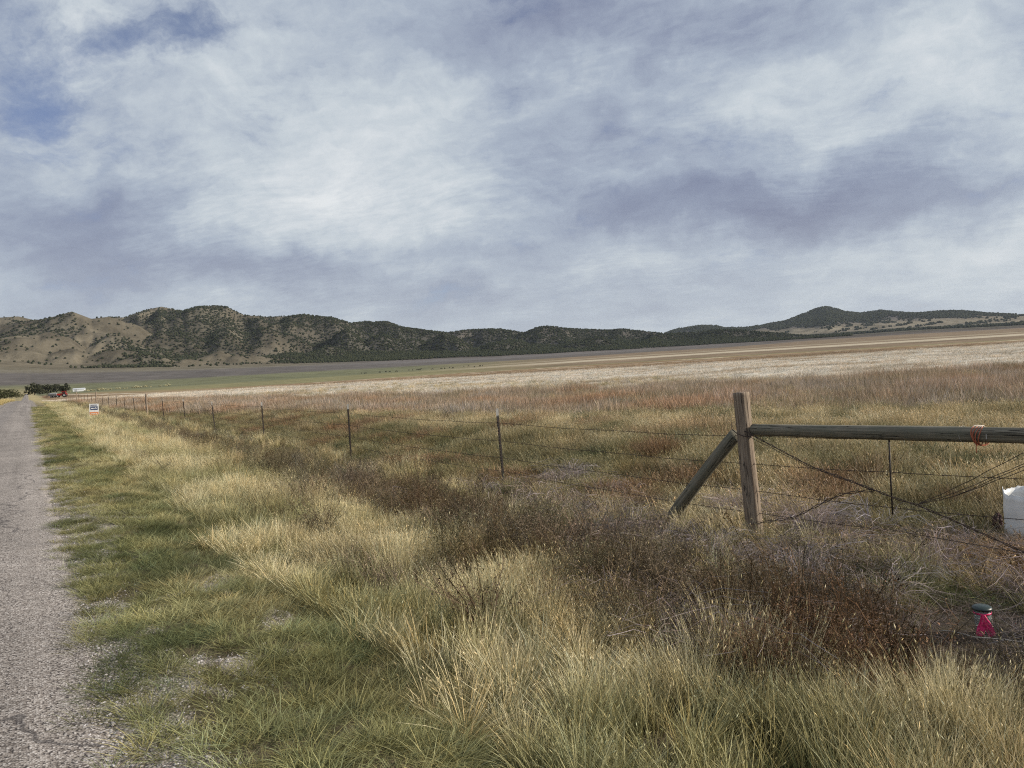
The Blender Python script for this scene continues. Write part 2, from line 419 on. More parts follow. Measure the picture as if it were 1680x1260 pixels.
def bands_color(x, y):
    """ground cover colour beyond the fence, linear albedo"""
    wob = .16*fbm(x/9, y/9, 3, 90)+.10*fbm(x/40, y/40, 2, 91)
    fr = b_rust(x, y)+wob; fw = b_white(x, y)+wob; ff = b_far(x, y)+wob*.8
    r = np.hypot(x, y)
    n = fbm(x/6, y/6, 4, 92)[..., None]; n2 = fbm(x/45, y/45, 3, 93)[..., None]
    near = np.array([.23, .19, .10])*(1+.5*n)+np.array([-.03, .0, -.01])*n2*2
    rust = np.array([.26, .205, .145])+np.array([.04, .01, -.01])*n2*1.5+.04*n
    white = np.array([.56, .51, .42])*(1+.15*n+.25*n2)
    brown = np.array([.26, .18, .105])*(1+.35*n2)
    c = near
    def bl(c, d, t, w): k = sst(-w, w, t)[..., None]; return c*(1-k)+d*k
    c = bl(c, rust, fr, .08); c = bl(c, white, fw, .12); c = bl(c, brown, ff, .10)
    # stripes of stubble farther out, by the distance
    def stripe(c, d, lo, hi, w): k = (sst(lo, lo+w, ff)*(1-sst(hi, hi+w, ff)))[..., None]; return c*(1-k)+d*k
    c = stripe(c, np.array([.42, .36, .27])*(1+.3*n2), .50, .56, .05)
    c = stripe(c, np.array([.23, .155, .085]), .66, .95, .05)
    c = stripe(c, np.array([.55, .46, .33]), 1.02, 1.16, .04)
    c = stripe(c, np.array([.27, .21, .11]), 1.28, 1.5, .10)
    gold = np.array([.22, .20, .10])*(1+.3*n2)
    k = sst(1.5, 1.8, ff)[..., None]; c = c*(1-k)+gold*k
    grn = np.array([.155, .155, .085])*(1+.35*n2+.2*fbm(x/300, y/300, 3, 96)[..., None]); a = heading(x, y); rt_ = sst(A_R0, A_R1, a+.05*n2[..., 0]); k = (sst(600, 850, r)*(1-rt_))[..., None]; c = c*(1-k)+grn*k
    warm = np.array([.21, .155, .10])*(1+.35*n2+.25*fbm(x/160, y/160, 3, 95)[..., None]); k = (sst(300, 420, r)*rt_)[..., None]; c = c*(1-k)+warm*k
    k = (sst(560, 600, r+40*n2[..., 0])*(1-sst(740, 800, r+40*n2[..., 0]))*rt_)[..., None]; c = c*(1-k)+np.array([.46, .39, .28])*k
    k = (sst(960, 1000, r+60*n2[..., 0])*(1-sst(1100, 1200, r))*rt_)[..., None]; c = c*(1-k)+np.array([.34, .28, .19])*k
    Rb = np.interp(a, Rb_a, Rb_v); u = (r-1050)/(Rb-1050)
    u = u+.08*fbm(x/400, y/400, 3, 97)
    k = sst(.18, .26, u)[..., None]
    grey_belt = np.array([.118, .104, .092])*(1+.35*n2+.3*fbm(x/120, y/120, 3, 94)[..., None])  # mottled grey-brown belt across the rising plain
    k2 = sst(.20, .27, u)[..., None]; c = c*(1-k2)+grey_belt*k2
    tan = np.array([.165, .145, .105])*(1+.25*n2); left = 1-sst(-.3, -.1, a)
    k3 = (sst(.60, .72, u)*left)[..., None]; c = c*(1-k3)+tan*k3
    grey_belt2 = np.array([.15, .135, .125]); k4 = (sst(.45, .6, u)*(1-left))[..., None]; c = c*(1-k4)+grey_belt2*k4
    return np.clip(c, .01, 1)

def ground_cols(x, y):
    c = bands_color(x, y)
    soil = np.array([.075, .060, .042])*(1+.35*fbm(x*1.3, y*1.3, 3, 99)[..., None])
    r = np.hypot(x, y)
    k = ((1-sst(8.5, 12, x))*(1-sst(60, 200, r)))[..., None]        # verge soil and litter
    c = c*(1-k)+soil*k
    verge = np.array([.34, .28, .15])*(1+.25*fbm(x/3, y/3, 3, 98)[..., None]); k = ((1-sst(6, 9, x))*sst(60, 160, r)*(1-sst(1100, 1400, r)))[..., None]
    c = c*(1-k)+verge*k
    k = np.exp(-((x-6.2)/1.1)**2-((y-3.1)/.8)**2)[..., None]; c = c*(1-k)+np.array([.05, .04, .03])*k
    k = ((1-sst(14, 26, x))*0.5*(1-sst(40, 120, r)))[..., None]
    c = c*(1-k)+np.array([.13, .105, .06])*k
    return c

# ------------------------------------------------------------------ ground, hills
def add_ground():
    a = np.concatenate([np.linspace(-PI, -1.0, 50, endpoint=False), np.linspace(-1.0, 1.0, 1000, endpoint=False), np.linspace(1.0, PI, 50, endpoint=False)])
    r = np.concatenate([[.02], np.geomspace(.35, R_JOIN+2, 360)])
    A, Q = np.meshgrid(a, r, indexing='ij')
    x = Q*np.sin(A+PSI); y = Q*np.cos(A+PSI)
    under = (x > -3.0) & (x < .05) & (Q < 1500)
    z = Hz(x, y)-np.where(under, .05, 0)
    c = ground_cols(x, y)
    g = (1-sst(.40, .85, x+.35*noise(x*.0+3, y*.35, 14)))*(x > -1)+((x < -2) & (x > -3.6))*1.0
    g = np.maximum(g, .60*(1-sst(1.3, 2.1, x))*(x > 0)*sst(.18, .32, fbm(x*1.1, y*1.1, 3, 120)))
    g = g*(1-sst(120, 300, Q))
    v = np.stack([x, y, z], -1).reshape(-1, 3)
    col = np.concatenate([c.reshape(-1, 3), np.ones((c.reshape(-1, 3).shape[0], 1))], 1)
    me = new_mesh('ground', v, grid_faces(len(a), len(r), True), True, {'gcol': col, 'grav': g.ravel()})
    tag(link('ground', me, M_GROUND), kind='structure')
add_ground()

def smp(G, a, r):
    ia = np.interp(a, al, np.arange(len(al))); ir = np.interp(r, rr, np.arange(len(rr)))
    i = np.clip(ia.astype(int), 0, len(al)-2); j = np.clip(ir.astype(int), 0, len(rr)-2)
    fa = ia-i; fr = ir-j
    return (G[i, j]*(1-fa)+G[i+1, j]*fa)*(1-fr)+(G[i, j+1]*(1-fa)+G[i+1, j+1]*fa)*fr
def wood_density(a, r):
    """juniper cover 0..1"""
    x = r*np.sin(a+PSI); y = r*np.cos(a+PSI)
    n = fbm(x/330, y/330, 4, 140); n2 = fbm(x/90, y/90, 3, 141)
    Rb = np.minimum(np.interp(a, Rb_a, Rb_v), 3200.); u = (r-Rb)/1500
    main = sst(a_of(165), a_of(300), a+.10*n)
    d = main*np.clip(.50+.8*n+.35*n2+.30*(1-sst(.3, 1.1, u)), 0, 1)
    left = (1-main)*(.03+.55*sst(.05, .35, n+.3*n2)*sst(.35, .9, u))
    meadow = sst(a_of(230), a_of(300), a)*(1-sst(a_of(430), a_of(520), a))*(1-sst(.26, .42, u+.5*n))
    d = d*(1-.93*meadow)
    d = d*sst(.0, .10, u+.15*n)
    full = sst(a_of(480), a_of(640), a)
    d = np.where(u > .05, d+full*.33*sst(.05, .2, u+.1*n), d)
    d = d+left*sst(.1, .2, u)
    far = smp(RNG2.astype(float), a, r)
    peak = sst(.12, .3, smp(DH, a, r)/np.maximum(1, np.full_like(a, 420.)))
    hh = smp(DH, a, r)
    fd = sst(75, 125, hh+60*n)*np.clip(.85+.5*n, 0, 1)+.5*sst(.12, .2, n2)*(hh < 110)*(r > 5200)*(noise(x/900, y/160, 142) > .18)
    d = d*(1-far)+far*np.clip(fd, 0, 1)
    open_ = (1-far)*(r > 4900)*0.5
    return np.clip(d*(1-open_), 0, 1)

def add_hills():
    D = wood_density(AL.ravel(), RR.ravel()).reshape(AL.shape)
    n = fbm(HX/420, HY/420, 4, 150)[..., None]
    Rb = RB1; u = (RR-Rb)/1500
    tan = np.array([.135, .116, .083])*(1+.45*n+.3*fbm(HX/110, HY/110, 3, 151)[..., None])
    gry = np.array([.105, .092, .078])*(1+.2*n)
    full = sst(a_of(420), a_of(700), AL)[..., None]
    c = tan*(1-full)+gry*full
    pc = bands_color(HX, HY)
    k = sst(-.02, .06, u+.05*n[..., 0])[..., None]
    c = pc*(1-k)+c*k
    far = RNG2[..., None].astype(float)
    lowb = np.array([.21, .18, .13])*(1+.45*fbm(HX/700, HY/200, 3, 156)[..., None]); pkf = sst(60, 120, DH)[..., None]
    c = c*(1-far)+(lowb*(1-pkf)+np.array([.10, .09, .085])*pkf)*far
    # pale grass benches between the ranges on the right
    rt = (sst(a_of(1180), a_of(1300), AL)*(RR > 3600)*(RR < 7000)*(DH < 25))[..., None]
    bench = np.array([.17, .15, .115])*(1+.5*fbm(HX/500, HY/260, 3, 155)[..., None])
    c = c*(1-rt)+bench*rt
    dk = np.clip(D, 0, 1)[..., None]*.55
    c = c*(1-dk)+np.array([.055, .056, .045])*dk
    v = np.stack([HX, HY, HH], -1).reshape(-1, 3)
    col = np.concatenate([np.clip(c, .01, 1).reshape(-1, 3), np.ones((HX.size, 1))], 1)
    me = new_mesh('hills', v, grid_faces(len(al), len(rr)), True, {'gcol': col})
    tag(link('hills', me, M_HILLS), kind='structure')
add_hills()

# ------------------------------------------------------------------ instancing of stuff
def proto_collection(name, objs):
    c = bpy.data.collections.new(name)
    for o in objs: c.objects.link(o)
    return c
def scatter(name, pts, col, rot, scl, idx, protos, label, cat, real=False):
    me = bpy.data.meshes.new(name); me.vertices.add(len(pts))
    me.vertices.foreach_set('co', np.asarray(pts, np.float32).ravel())
    a = me.attributes.new('col', 'FLOAT_COLOR', 'POINT'); a.data.foreach_set('color', np.concatenate([col, np.ones((len(col), 1))], 1).astype(np.float32).ravel())
    a = me.attributes.new('rot', 'FLOAT_VECTOR', 'POINT'); a.data.foreach_set('vector', np.asarray(rot, np.float32).ravel())
    a = me.attributes.new('scl', 'FLOAT_VECTOR', 'POINT'); a.data.foreach_set('vector', np.asarray(scl, np.float32).ravel())
    a = me.attributes.new('idx', 'INT', 'POINT'); a.data.foreach_set('value', np.asarray(idx, np.int32))
    o = link(name, me); tag(o, label, cat, kind='stuff')
    ng = bpy.data.node_groups.new(name, 'GeometryNodeTree')
    ng.interface.new_socket('Geometry', in_out='INPUT', socket_type='NodeSocketGeometry')
    ng.interface.new_socket('Geometry', in_out='OUTPUT', socket_type='NodeSocketGeometry')
    nn = ng.nodes; L = ng.links.new
    gi = nn.new('NodeGroupInput'); go = nn.new('NodeGroupOutput')
    ci = nn.new('GeometryNodeCollectionInfo'); ci.inputs['Collection'].default_value = protos
    ci.inputs['Separate Children'].default_value = True; ci.inputs['Reset Children'].default_value = True
    ip = nn.new('GeometryNodeInstanceOnPoints'); ip.inputs['Pick Instance'].default_value = True
    def na(nm, t):
        x = nn.new('GeometryNodeInputNamedAttribute'); x.data_type = t; x.inputs['Name'].default_value = nm
        return [s for s in x.outputs if s.enabled and s.name == 'Attribute'][0]
    mp = nn.new('GeometryNodeMeshToPoints'); L(gi.outputs[0], mp.inputs[0])
    L(mp.outputs[0], ip.inputs['Points']); L(ci.outputs[0], ip.inputs['Instance'])
    L(na('idx', 'INT'), ip.inputs['Instance Index'])
    er = nn.new('FunctionNodeEulerToRotation'); L(na('rot', 'FLOAT_VECTOR'), er.inputs[0]); L(er.outputs[0], ip.inputs['Rotation'])
    L(na('scl', 'FLOAT_VECTOR'), ip.inputs['Scale'])
    if real:
        rz_ = nn.new('GeometryNodeRealizeInstances'); L(ip.outputs[0], rz_.inputs[0]); L(rz_.outputs[0], go.inputs[0])
    else: L(ip.outputs[0], go.inputs[0])
    md = o.modifiers.new('scatter', 'NODES'); md.node_group = ng
    return o

def blades(n, rad, h, w, lean=.25, curl=.3, seg=3, hv=.3, rexp=.7, seed=0, heads=0, headlen=.07, headw=.004, twodir=None):
    g = np.random.default_rng(seed)
    ang = g.random(n)*2*PI; rd = rad*g.random(n)**rexp
    root = np.stack([rd*np.cos(ang), rd*np.sin(ang), np.full(n, -.02)], -1)
    hh = h*(1-hv+2*hv*g.random(n))*(1-.25*(rd/rad))
    la = ang+g.normal(0, .8, n); ld = np.stack([np.cos(la), np.sin(la), np.zeros(n)], -1)
    if twodir is not None: ld = ld+np.array([twodir[0], twodir[1], 0]); ld /= np.linalg.norm(ld, axis=1)[:, None]
    lm = lean*(.3+1.1*g.random(n)); cu = curl*(.3+1.2*g.random(n))
    fa = g.random(n)*2*PI; side = np.stack([np.cos(fa), np.sin(fa), np.zeros(n)], -1)
    T = np.linspace(0, 1, seg+1); V = []; TT = []
    rn = g.random(n)
    for i, t in enumerate(T):
        out = (lm*t+cu*t*t)*hh
        up = hh*(t-.35*cu*t*t)
        p = root+ld*out[:, None]+np.stack([0*up, 0*up, up], -1)
        ww = w*(1-.85*t**1.5)*(.7+.6*rn)
        if i < seg: V += [p-side*ww[:, None]/2, p+side*ww[:, None]/2]; TT += [t, t]
        else: V += [p]; TT += [t]
    k = len(V); VV = np.stack(V, 1).reshape(-1, 3); base = np.arange(n)*k
    q = [np.stack([base+2*i, base+2*i+1, base+2*i+3, base+2*i+2], -1) for i in range(seg-1)]
    tr = np.stack([base+2*(seg-1), base+2*(seg-1)+1, base+2*seg], -1)
    tt = np.tile(TT, n); rr_ = np.repeat(rn, k)
    F4 = np.concatenate(q); F3 = tr
    if heads:
        ids = g.choice(n, heads, replace=False); tip = V[-1][ids]; prev = (V[-2][ids]+V[-3][ids])/2
        d = tip-prev; d /= np.linalg.norm(d, axis=1)[:, None]
        s1 = np.cross(d, [0, .3, 1.]); s1 /= np.linalg.norm(s1, axis=1)[:, None]+1e-6; s2 = np.cross(d, s1)
        hl = headlen*(.7+.6*g.random(heads))[:, None]
        a = tip-d*hl*.35; m = tip+d*hl*.2; e = tip+d*hl*.75
        P = [a, m+s1*headw, m+s2*headw, m-s1*headw, m-s2*headw, e]
        HV = np.stack(P, 1).reshape(-1, 3); hb = len(VV)+np.arange(heads)*6
        f = []
        for i in range(4):
            f += [np.stack([hb, hb+1+i, hb+1+(i+1) % 4], -1), np.stack([hb+5, hb+1+(i+1) % 4, hb+1+i], -1)]
        VV = np.concatenate([VV, HV]); F3 = np.concatenate([F3]+f); tt = np.concatenate([tt, np.full(heads*6, 1.25)]); rr_ = np.concatenate([rr_, np.repeat(g.random(heads), 6)])
    return VV, F4, F3, tt, rr_
def proto(name, data, m):
    V, F4, F3, t, r = data
    me = new_mesh(name, V, [F4, F3], False, {'t': t, 'rnd': r}); me.materials.append(m)
    return bpy.data.objects.new(name, me)

def weed(seed, h=.55, nst=16, spread=.5, twig=7, seeds=14, w=.0035, sw=.009, droop=0.):
    """branching dry weed: main stems, side twigs, small seed husks"""
    g = np.random.default_rng(seed); V = []; F4 = []; F3 = []; T = []; RN = []
    def strip(p0, p1, p2, w0, w1, rn, t0, t1):
        s = np.array([g.normal(), g.normal(), .2*g.normal()]); s /= np.linalg.norm(s)
        b = len(V)
        for p, ww, t in ((p0, w0, t0), (p1, (w0+w1)/2, (t0+t1)/2), (p2, w1, t1)):
            V.append(p-s*ww/2); V.append(p+s*ww/2); T.extend([t, t]); RN.extend([rn, rn])
        F4.append((b, b+1, b+3, b+2)); F4.append((b+2, b+3, b+5, b+4))
    def husk(p, rn):
        b = len(V); 
        for _ in range(3): V.append(p+g.normal(0, sw*.7, 3)); T.append(1.15); RN.append(rn)
        F3.append((b, b+1, b+2))
    for i in range(nst):
        a = g.random()*2*PI; d = np.array([math.cos(a), math.sin(a), 0]); L = h*(.6+.6*g.random()); le = spread*(.2+g.random())
        p0 = np.array([g.normal()*.03, g.normal()*.03, -.02])
        top = p0+d*le*L+np.array([0, 0, L*(1-droop*g.random())]); mid = (p0+top)/2+d*(-.10*L*le)+g.normal(0, .02, 3)
        rn = g.random(); strip(p0, mid, top, w*1.4, w*.6, rn, 0, .9)
        for j in range(twig):
            f = .25+.75*g.random(); q = p0*(1-f)**2+mid*2*f*(1-f)+top*f*f
            td = d*g.normal(0, .6)+np.array([g.normal()*.7, g.normal()*.7, .5+.5*g.random()]); td /= np.linalg.norm(td)
            l = h*.32*(.4+g.random())*(1.15-f*.6)
            e = q+td*l; m_ = (q+e)/2+g.normal(0, .012, 3); r2 = g.random(); strip(q, m_, e, w*.7, w*.35, r2, .5, 1.)
            for s in range(seeds//2):
                ff = .2+.85*g.random(); husk(q*(1-ff)+e*ff+g.normal(0, .008, 3), g.random())
    return np.array(V), np.array(F4), np.array(F3), np.array(T), np.array(RN)

def tangle(seed, n=60, rad=.3, h=.35, w=.0028):
    g = np.random.default_rng(seed); V = []; F4 = []; T = []; RN = []
    for i in range(n):
        a = g.random()*2*PI; q = np.array([math.cos(a), math.sin(a), 0])*rad*g.random()*.6
        d = np.array([math.cos(a+g.normal()*.9), math.sin(a+g.normal()*.9), 0]); L = rad*(1.0+1.4*g.random()); up = h*(.4+.9*g.random())
        bend = g.normal(0, .35); pr = np.array([-d[1], d[0], 0]); s = g.normal(0, 1, 3); s /= np.linalg.norm(s); rn = g.random(); b = len(V)
        for k in range(6):
            t = k/5; p = q+d*L*t*.8+pr*bend*L*t*t+np.array([0, 0, up*math.sin(min(1, t*1.15)*PI*.75)])+g.normal(0, .008, 3)
            ww = w*(1-.6*t); V.append(p-s*ww); V.append(p+s*ww); T += [t, t]; RN += [rn, rn]
            if k: F4.append((b+2*k-2, b+2*k-1, b+2*k+1, b+2*k))
    return np.array(V), np.array(F4), np.zeros((0, 3), int), np.array(T), np.array(RN)

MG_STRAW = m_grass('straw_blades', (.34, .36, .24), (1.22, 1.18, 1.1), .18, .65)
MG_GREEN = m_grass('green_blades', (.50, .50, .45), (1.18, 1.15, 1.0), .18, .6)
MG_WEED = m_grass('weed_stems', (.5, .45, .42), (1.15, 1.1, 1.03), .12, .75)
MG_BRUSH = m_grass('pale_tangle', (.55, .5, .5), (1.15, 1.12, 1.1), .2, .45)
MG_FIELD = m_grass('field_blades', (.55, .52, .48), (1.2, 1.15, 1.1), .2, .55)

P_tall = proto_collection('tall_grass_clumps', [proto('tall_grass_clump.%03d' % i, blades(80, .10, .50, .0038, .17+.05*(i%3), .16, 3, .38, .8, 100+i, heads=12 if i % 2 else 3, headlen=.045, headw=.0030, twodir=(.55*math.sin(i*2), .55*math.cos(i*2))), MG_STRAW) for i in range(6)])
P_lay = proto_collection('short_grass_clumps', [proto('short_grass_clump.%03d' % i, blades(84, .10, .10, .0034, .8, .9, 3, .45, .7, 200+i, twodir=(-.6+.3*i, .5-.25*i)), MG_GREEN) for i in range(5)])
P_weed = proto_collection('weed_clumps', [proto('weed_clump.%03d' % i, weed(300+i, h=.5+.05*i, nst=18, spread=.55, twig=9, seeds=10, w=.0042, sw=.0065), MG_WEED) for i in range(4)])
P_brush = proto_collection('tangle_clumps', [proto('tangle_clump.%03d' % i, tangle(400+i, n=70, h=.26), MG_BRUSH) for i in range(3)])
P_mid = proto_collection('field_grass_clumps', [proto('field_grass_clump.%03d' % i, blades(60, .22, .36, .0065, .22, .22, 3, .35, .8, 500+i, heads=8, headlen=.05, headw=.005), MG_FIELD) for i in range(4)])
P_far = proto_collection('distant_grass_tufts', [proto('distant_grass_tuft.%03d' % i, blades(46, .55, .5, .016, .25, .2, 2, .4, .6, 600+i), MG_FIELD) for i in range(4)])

def visible(x, y, z, mg=60, left=None):
    d = np.stack([x, y, z], -1)-CAM
    f = d@F; px = 840+FPX*(d@R)/np.maximum(f, .05); py = 630-FPX*(d@U)/np.maximum(f, .05)
    return (f > .3) & (px > -mg-500/np.maximum(f, 1)*2) & (px < 1680+mg+500/np.maximum(f, 1)*2) & (py < 1260+mg+350) & (py > 0)
def rnd_pts(x0, x1, y0, y1, n):
    return x0+(x1-x0)*rng.random(n), y0+(y1-y0)*rng.random(n)
def pal(c, x, y, amp=.18, seed=0, jit=.12):
    c = np.asarray(c, float)
    c = np.broadcast_to(c, (len(x), 3)) if c.ndim == 1 else c
    k = 1+amp*fbm(x/1.1, y/1.1, 3, seed)*2+rng.normal(0, jit, len(x))
    hue = rng.normal(0, .06, len(x))
    out = c*k[:, None]; out = out*np.stack([1+hue, np.ones_like(hue), 1-hue], -1)
    return np.clip(out, .008, .95)
def mixc(a, b, k): k = k[:, None]; return np.asarray(a)*(1-k)+np.asarray(b)*k
def put(name, x, y, col, base_s, protos, nv, label, cat, sv=.25, tilt=.12, zs=None, wide=1.):
    n = len(x); z = Hz(x, y); print('SCATTER', name, n)
    rot = np.stack([rng.normal(0, tilt, n), rng.normal(0, tilt, n), rng.random(n)*2*PI], -1)
    s = base_s*(1-sv+2*sv*rng.random(n)); scl = np.stack([s*wide, s*wide, s*(zs if zs is not None else 1)], -1)
    return scatter(name, np.stack([x, y, z], -1), col, rot, scl, rng.integers(0, nv, n), protos, label, cat, True)

def clear_jar(x, y): return 1-np.clip(1.5*(np.exp(-((x-6.25)/.55)**2-((y-3.2)/.5)**2)+np.exp(-((x-5.75)/.38)**2-((y-2.92)/.3)**2)+.8*np.exp(-((x-5.3)/.35)**2-((y-2.70)/.25)**2)), 0, 1)
# --- edges of the cover zones (world metres)
def strip_edge(x, y): return 1.68+.30*noise(y*.45, y*0+2, 160)+.22*noise(x*1.3, y*1.3, 161)
def weed_edge(x, y):
    return np.interp(y, [1.5, 2.0, 2.6, 3.0, 3.8, 5.3, 7, 9.6, 18, 40, 90], [4.5, 4.5, 4.4, 3.6, 3.55, 4.0, 4.3, 4.3, 4.35, 4.5, 4.8])+.30*noise(x*.8, y*.8, 165)+.2*noise(x*2.5, y*2.5, 166)

# short green grass on the verge
def dens_by_r(x, y, near, r0=9., p=1.5, lo=.02):
    r = np.hypot(x, y); return np.clip((r0/np.maximum(r, r0))**p, lo, 1)
x, y = rnd_pts(.1, 2.4, -1, 90, 90000)
e = .12+.20*noise(x*0+1, y*.9, 170)+.18*noise(x*0, y*3., 171)
e = np.where(y < 5.0, e+.10*(5.0-y), e)
bald = fbm(x*1.1, y*1.1, 3, 120)
pr = dens_by_r(x, y, 1, 7, 1.1)*np.where(x < strip_edge(x, y)+.15, 1, .12)
pr = pr*sst(e-.05, e+.25, x)*np.where(y < 8, 1-.6*sst(.20, .32, bald)*(1-sst(1.7, 2.1, x)), 1)
k = (rng.random(len(x)) < pr*.60*(.22+.78*sst(-.24, .05, fbm(x*3, y*3, 2, 177)))) & visible(x, y, Hz(x, y)); x, y = x[k], y[k]
g1 = sst(-.25, .3, fbm(x*.55, y*.30, 3, 175)+.12*(1-sst(.8, 1.7, x))); g2 = sst(.05, .30, fbm(x*.9, y*.6, 3, 176))
c = mixc(mixc([.44, .39, .215], [.265, .262, .13], g1), [.115, .14, .07], g2*.75)
r = np.hypot(x, y)
put('short_grass', x, y, pal(c, x, y, .34, 3, .22), (1+.5*sst(8, 40, r))*(.75+.25*sst(.5, 1.4, x)), P_lay, 5, 'short mown-looking green and yellow grass along the gravel road edge', 'grass')

# stray tufts on the shoulder, left verge of the road
x, y = rnd_pts(-14, -3.0, 8, 260, 26000)
pr = dens_by_r(x, y, 1, 25, .8)*sst(-3.0, -3.5, x)
k = (rng.random(len(x)) < pr*.7) & visible(x, y, Hz(x, y)); x, y = x[k], y[k]
put('roadside_straw', x, y, pal([.50, .42, .20], x, y, .2, 5), 1.2+.6*sst(30, 150, y), P_mid, 4, 'pale straw grass on the far left side of the road', 'grass')

# tall straw grass in the ditch
x, y = rnd_pts(1.2, 7.2, -1, 130, 300000)
se = strip_edge(x, y); we = weed_edge(x, y)
clum = fbm(x*2.2, y*2.2, 2, 180)
hol = sst(.20, .30, fbm(x*1.15, y*.55, 3, 188))*sst(2.1, 2.5, x)
pr = dens_by_r(x, y, 1, 9, 1.15)*sst(se-.05, se+.2, x)*(1-.78*sst(we-.35, we+.5, x))*(1-.80*hol)
pr = pr*(.12+.88*sst(-.2, .10, clum))
k = (rng.random(len(x)) < pr*.27*clear_jar(x, y)) & visible(x, y, Hz(x, y)); x, y = x[k], y[k]
r = np.hypot(x, y)
g1 = sst(-.08, .28, fbm(x*.6, y*.35, 3, 181)); g2 = sst(.02, .3, fbm(x*.9, y*.9, 3, 182)); g3 = sst(3.0, 4.6, x)*.6
c = mixc([.64, .56, .345], [.35, .335, .175], g1*.9); c = mixc(c, [.46, .34, .20], g3*g2)
hsc = (.42+.24*sst(1.7, 2.9, x))*(1+.9*fbm(x*.9, y*.9, 2, 183))*(1+.12*sst(12, 50, r))
put('tall_dry_grass', x, y, pal(c, x, y, .2, 7), np.ones(len(x)), P_tall, 6, 'tall straw coloured grass with seed heads in the roadside ditch', 'grass', .15, .13, hsc, 1+.5*sst(10, 60, r))
# green underlayer among the straw
x, y = rnd_pts(1.5, 8.2, 0, 70, 75000)
pr = dens_by_r(x, y, 1, 8, 1.1)*sst(-.05, .25, fbm(x*1.0, y*.8, 3, 186))*clear_jar(x, y)
k = (rng.random(len(x)) < pr*.17) & visible(x, y, Hz(x, y)); x, y = x[k], y[k]
put('green_undergrowth', x, y, pal(mixc([.11, .14, .065], [.21, .21, .10], rng.random(len(x))), x, y, .2, 9), 1.5, P_lay, 5, 'green grass blades growing low among the tall straw', 'grass', .3)

# dark brown weeds along the fence
BXY = (6.15, 3.1)
near_post = lambda x, y: 1-.9*np.exp(-((x-6.75)/.75)**2-((y-5.75)/.75)**2)
x, y = rnd_pts(2.1, 10.5, 1, 150, 166000)
we = weed_edge(x, y)-.1; r = np.hypot(x, y)
outer = 7.7+.7*noise(y*.25, x*0, 190)-1.0*sst(14, 30, y)+1.6*(1-sst(3, 9, y))+.8*np.exp(-((y-9.5)/4)**2)
hol = sst(.20, .30, fbm(x*1.15, y*.55, 3, 188))*sst(2.1, 2.5, x)*(x < we)*sst(5, 7, r)
pr = dens_by_r(x, y, 1, 9, 1.1)*np.maximum(sst(we-.35, we+.25, x), .38*hol)*(1-sst(outer-.4, outer+.5, x))
pr = pr*(.25+.75*sst(-.2, .12, fbm(x*1.5, y*1.5, 2, 191)))
bare = np.exp(-((x-BXY[0])/.9)**2-((y-BXY[1])/.55)**2)+np.exp(-((x-5.5)/.5)**2-((y-2.8)/.3)**2); pr = pr*(1-np.clip(1.4*bare, 0, 1))
k = (rng.random(len(x)) < pr*.27*near_post(x, y)*clear_jar(x, y)) & visible(x, y, Hz(x, y)); x, y = x[k], y[k]
r = np.hypot(x, y)
q = fbm(x*.5, y*.5, 3, 192); q2 = fbm(x*.8, y*.5, 3, 193)
c = mixc([.135, .105, .068], [.195, .165, .12], sst(-.2, .2, q)); c = mixc(c, [.17, .09, .055], sst(.08, .3, q2)*.4)
c = mixc(c, [.19, .175, .095], sst(-.05, .2, fbm(x*.7, y*.7, 3, 194))*.8)
c = mixc(c, [.31, .265, .235], (1-sst(6.5, 9, y))*.6*rng.random(len(x))*sst(5., 6., x+.5*noise(x, y, 198)))
put('dry_weeds', x, y, pal(c, x, y, .2, 11, .2), (1-.12*sst(10, 30, r))*(1-.68*sst(5.0, 6.3, x))*(1+.6*fbm(x*1.2, y*1.2, 2, 197)), P_weed, 4, 'brown branching dead weeds massed along the fence line', 'weeds', .3, .15, .85, 1+.4*sst(15, 60, r))
# pale tangled brush near the brace post and by the jar
x, y = rnd_pts(3.7, 9.5, 2, 12, 6000)
pr = sst(-.05, .25, fbm(x*.9, y*.9, 3, 196))*sst(weed_edge(x, y)-.1, weed_edge(x, y)+.3, x)*(1-sst(8.2, 9, x))
bare = np.exp(-((x-BXY[0])/.8)**2-((y-BXY[1])/.45)**2); pr = pr*(1-np.clip(1.4*bare, 0, 1))
k = (rng.random(len(x)) < pr*.2*np.where(y > 8, .4, 1)*near_post(x, y)*clear_jar(x, y)) & visible(x, y, Hz(x, y)); x, y = x[k], y[k]
put('pale_dead_brush', x, y, pal([.36, .305, .275], x, y, .2, 13, .25), .9, P_brush, 3, 'pale grey tangled dead stems around the wooden corner post', 'brush', .3, .2, 1.1)
# low twigs and litter on the bare patch by the jar
x, y = rnd_pts(5.4, 7.0, 2.5, 3.7, 60)
put('twig_litter', x, y, pal([.30, .25, .21], x, y, .2, 14, .25), .5, P_brush, 3, 'thin dead twigs lying on the dark bare soil around the glass jar', 'twigs', .3, .3, .25)

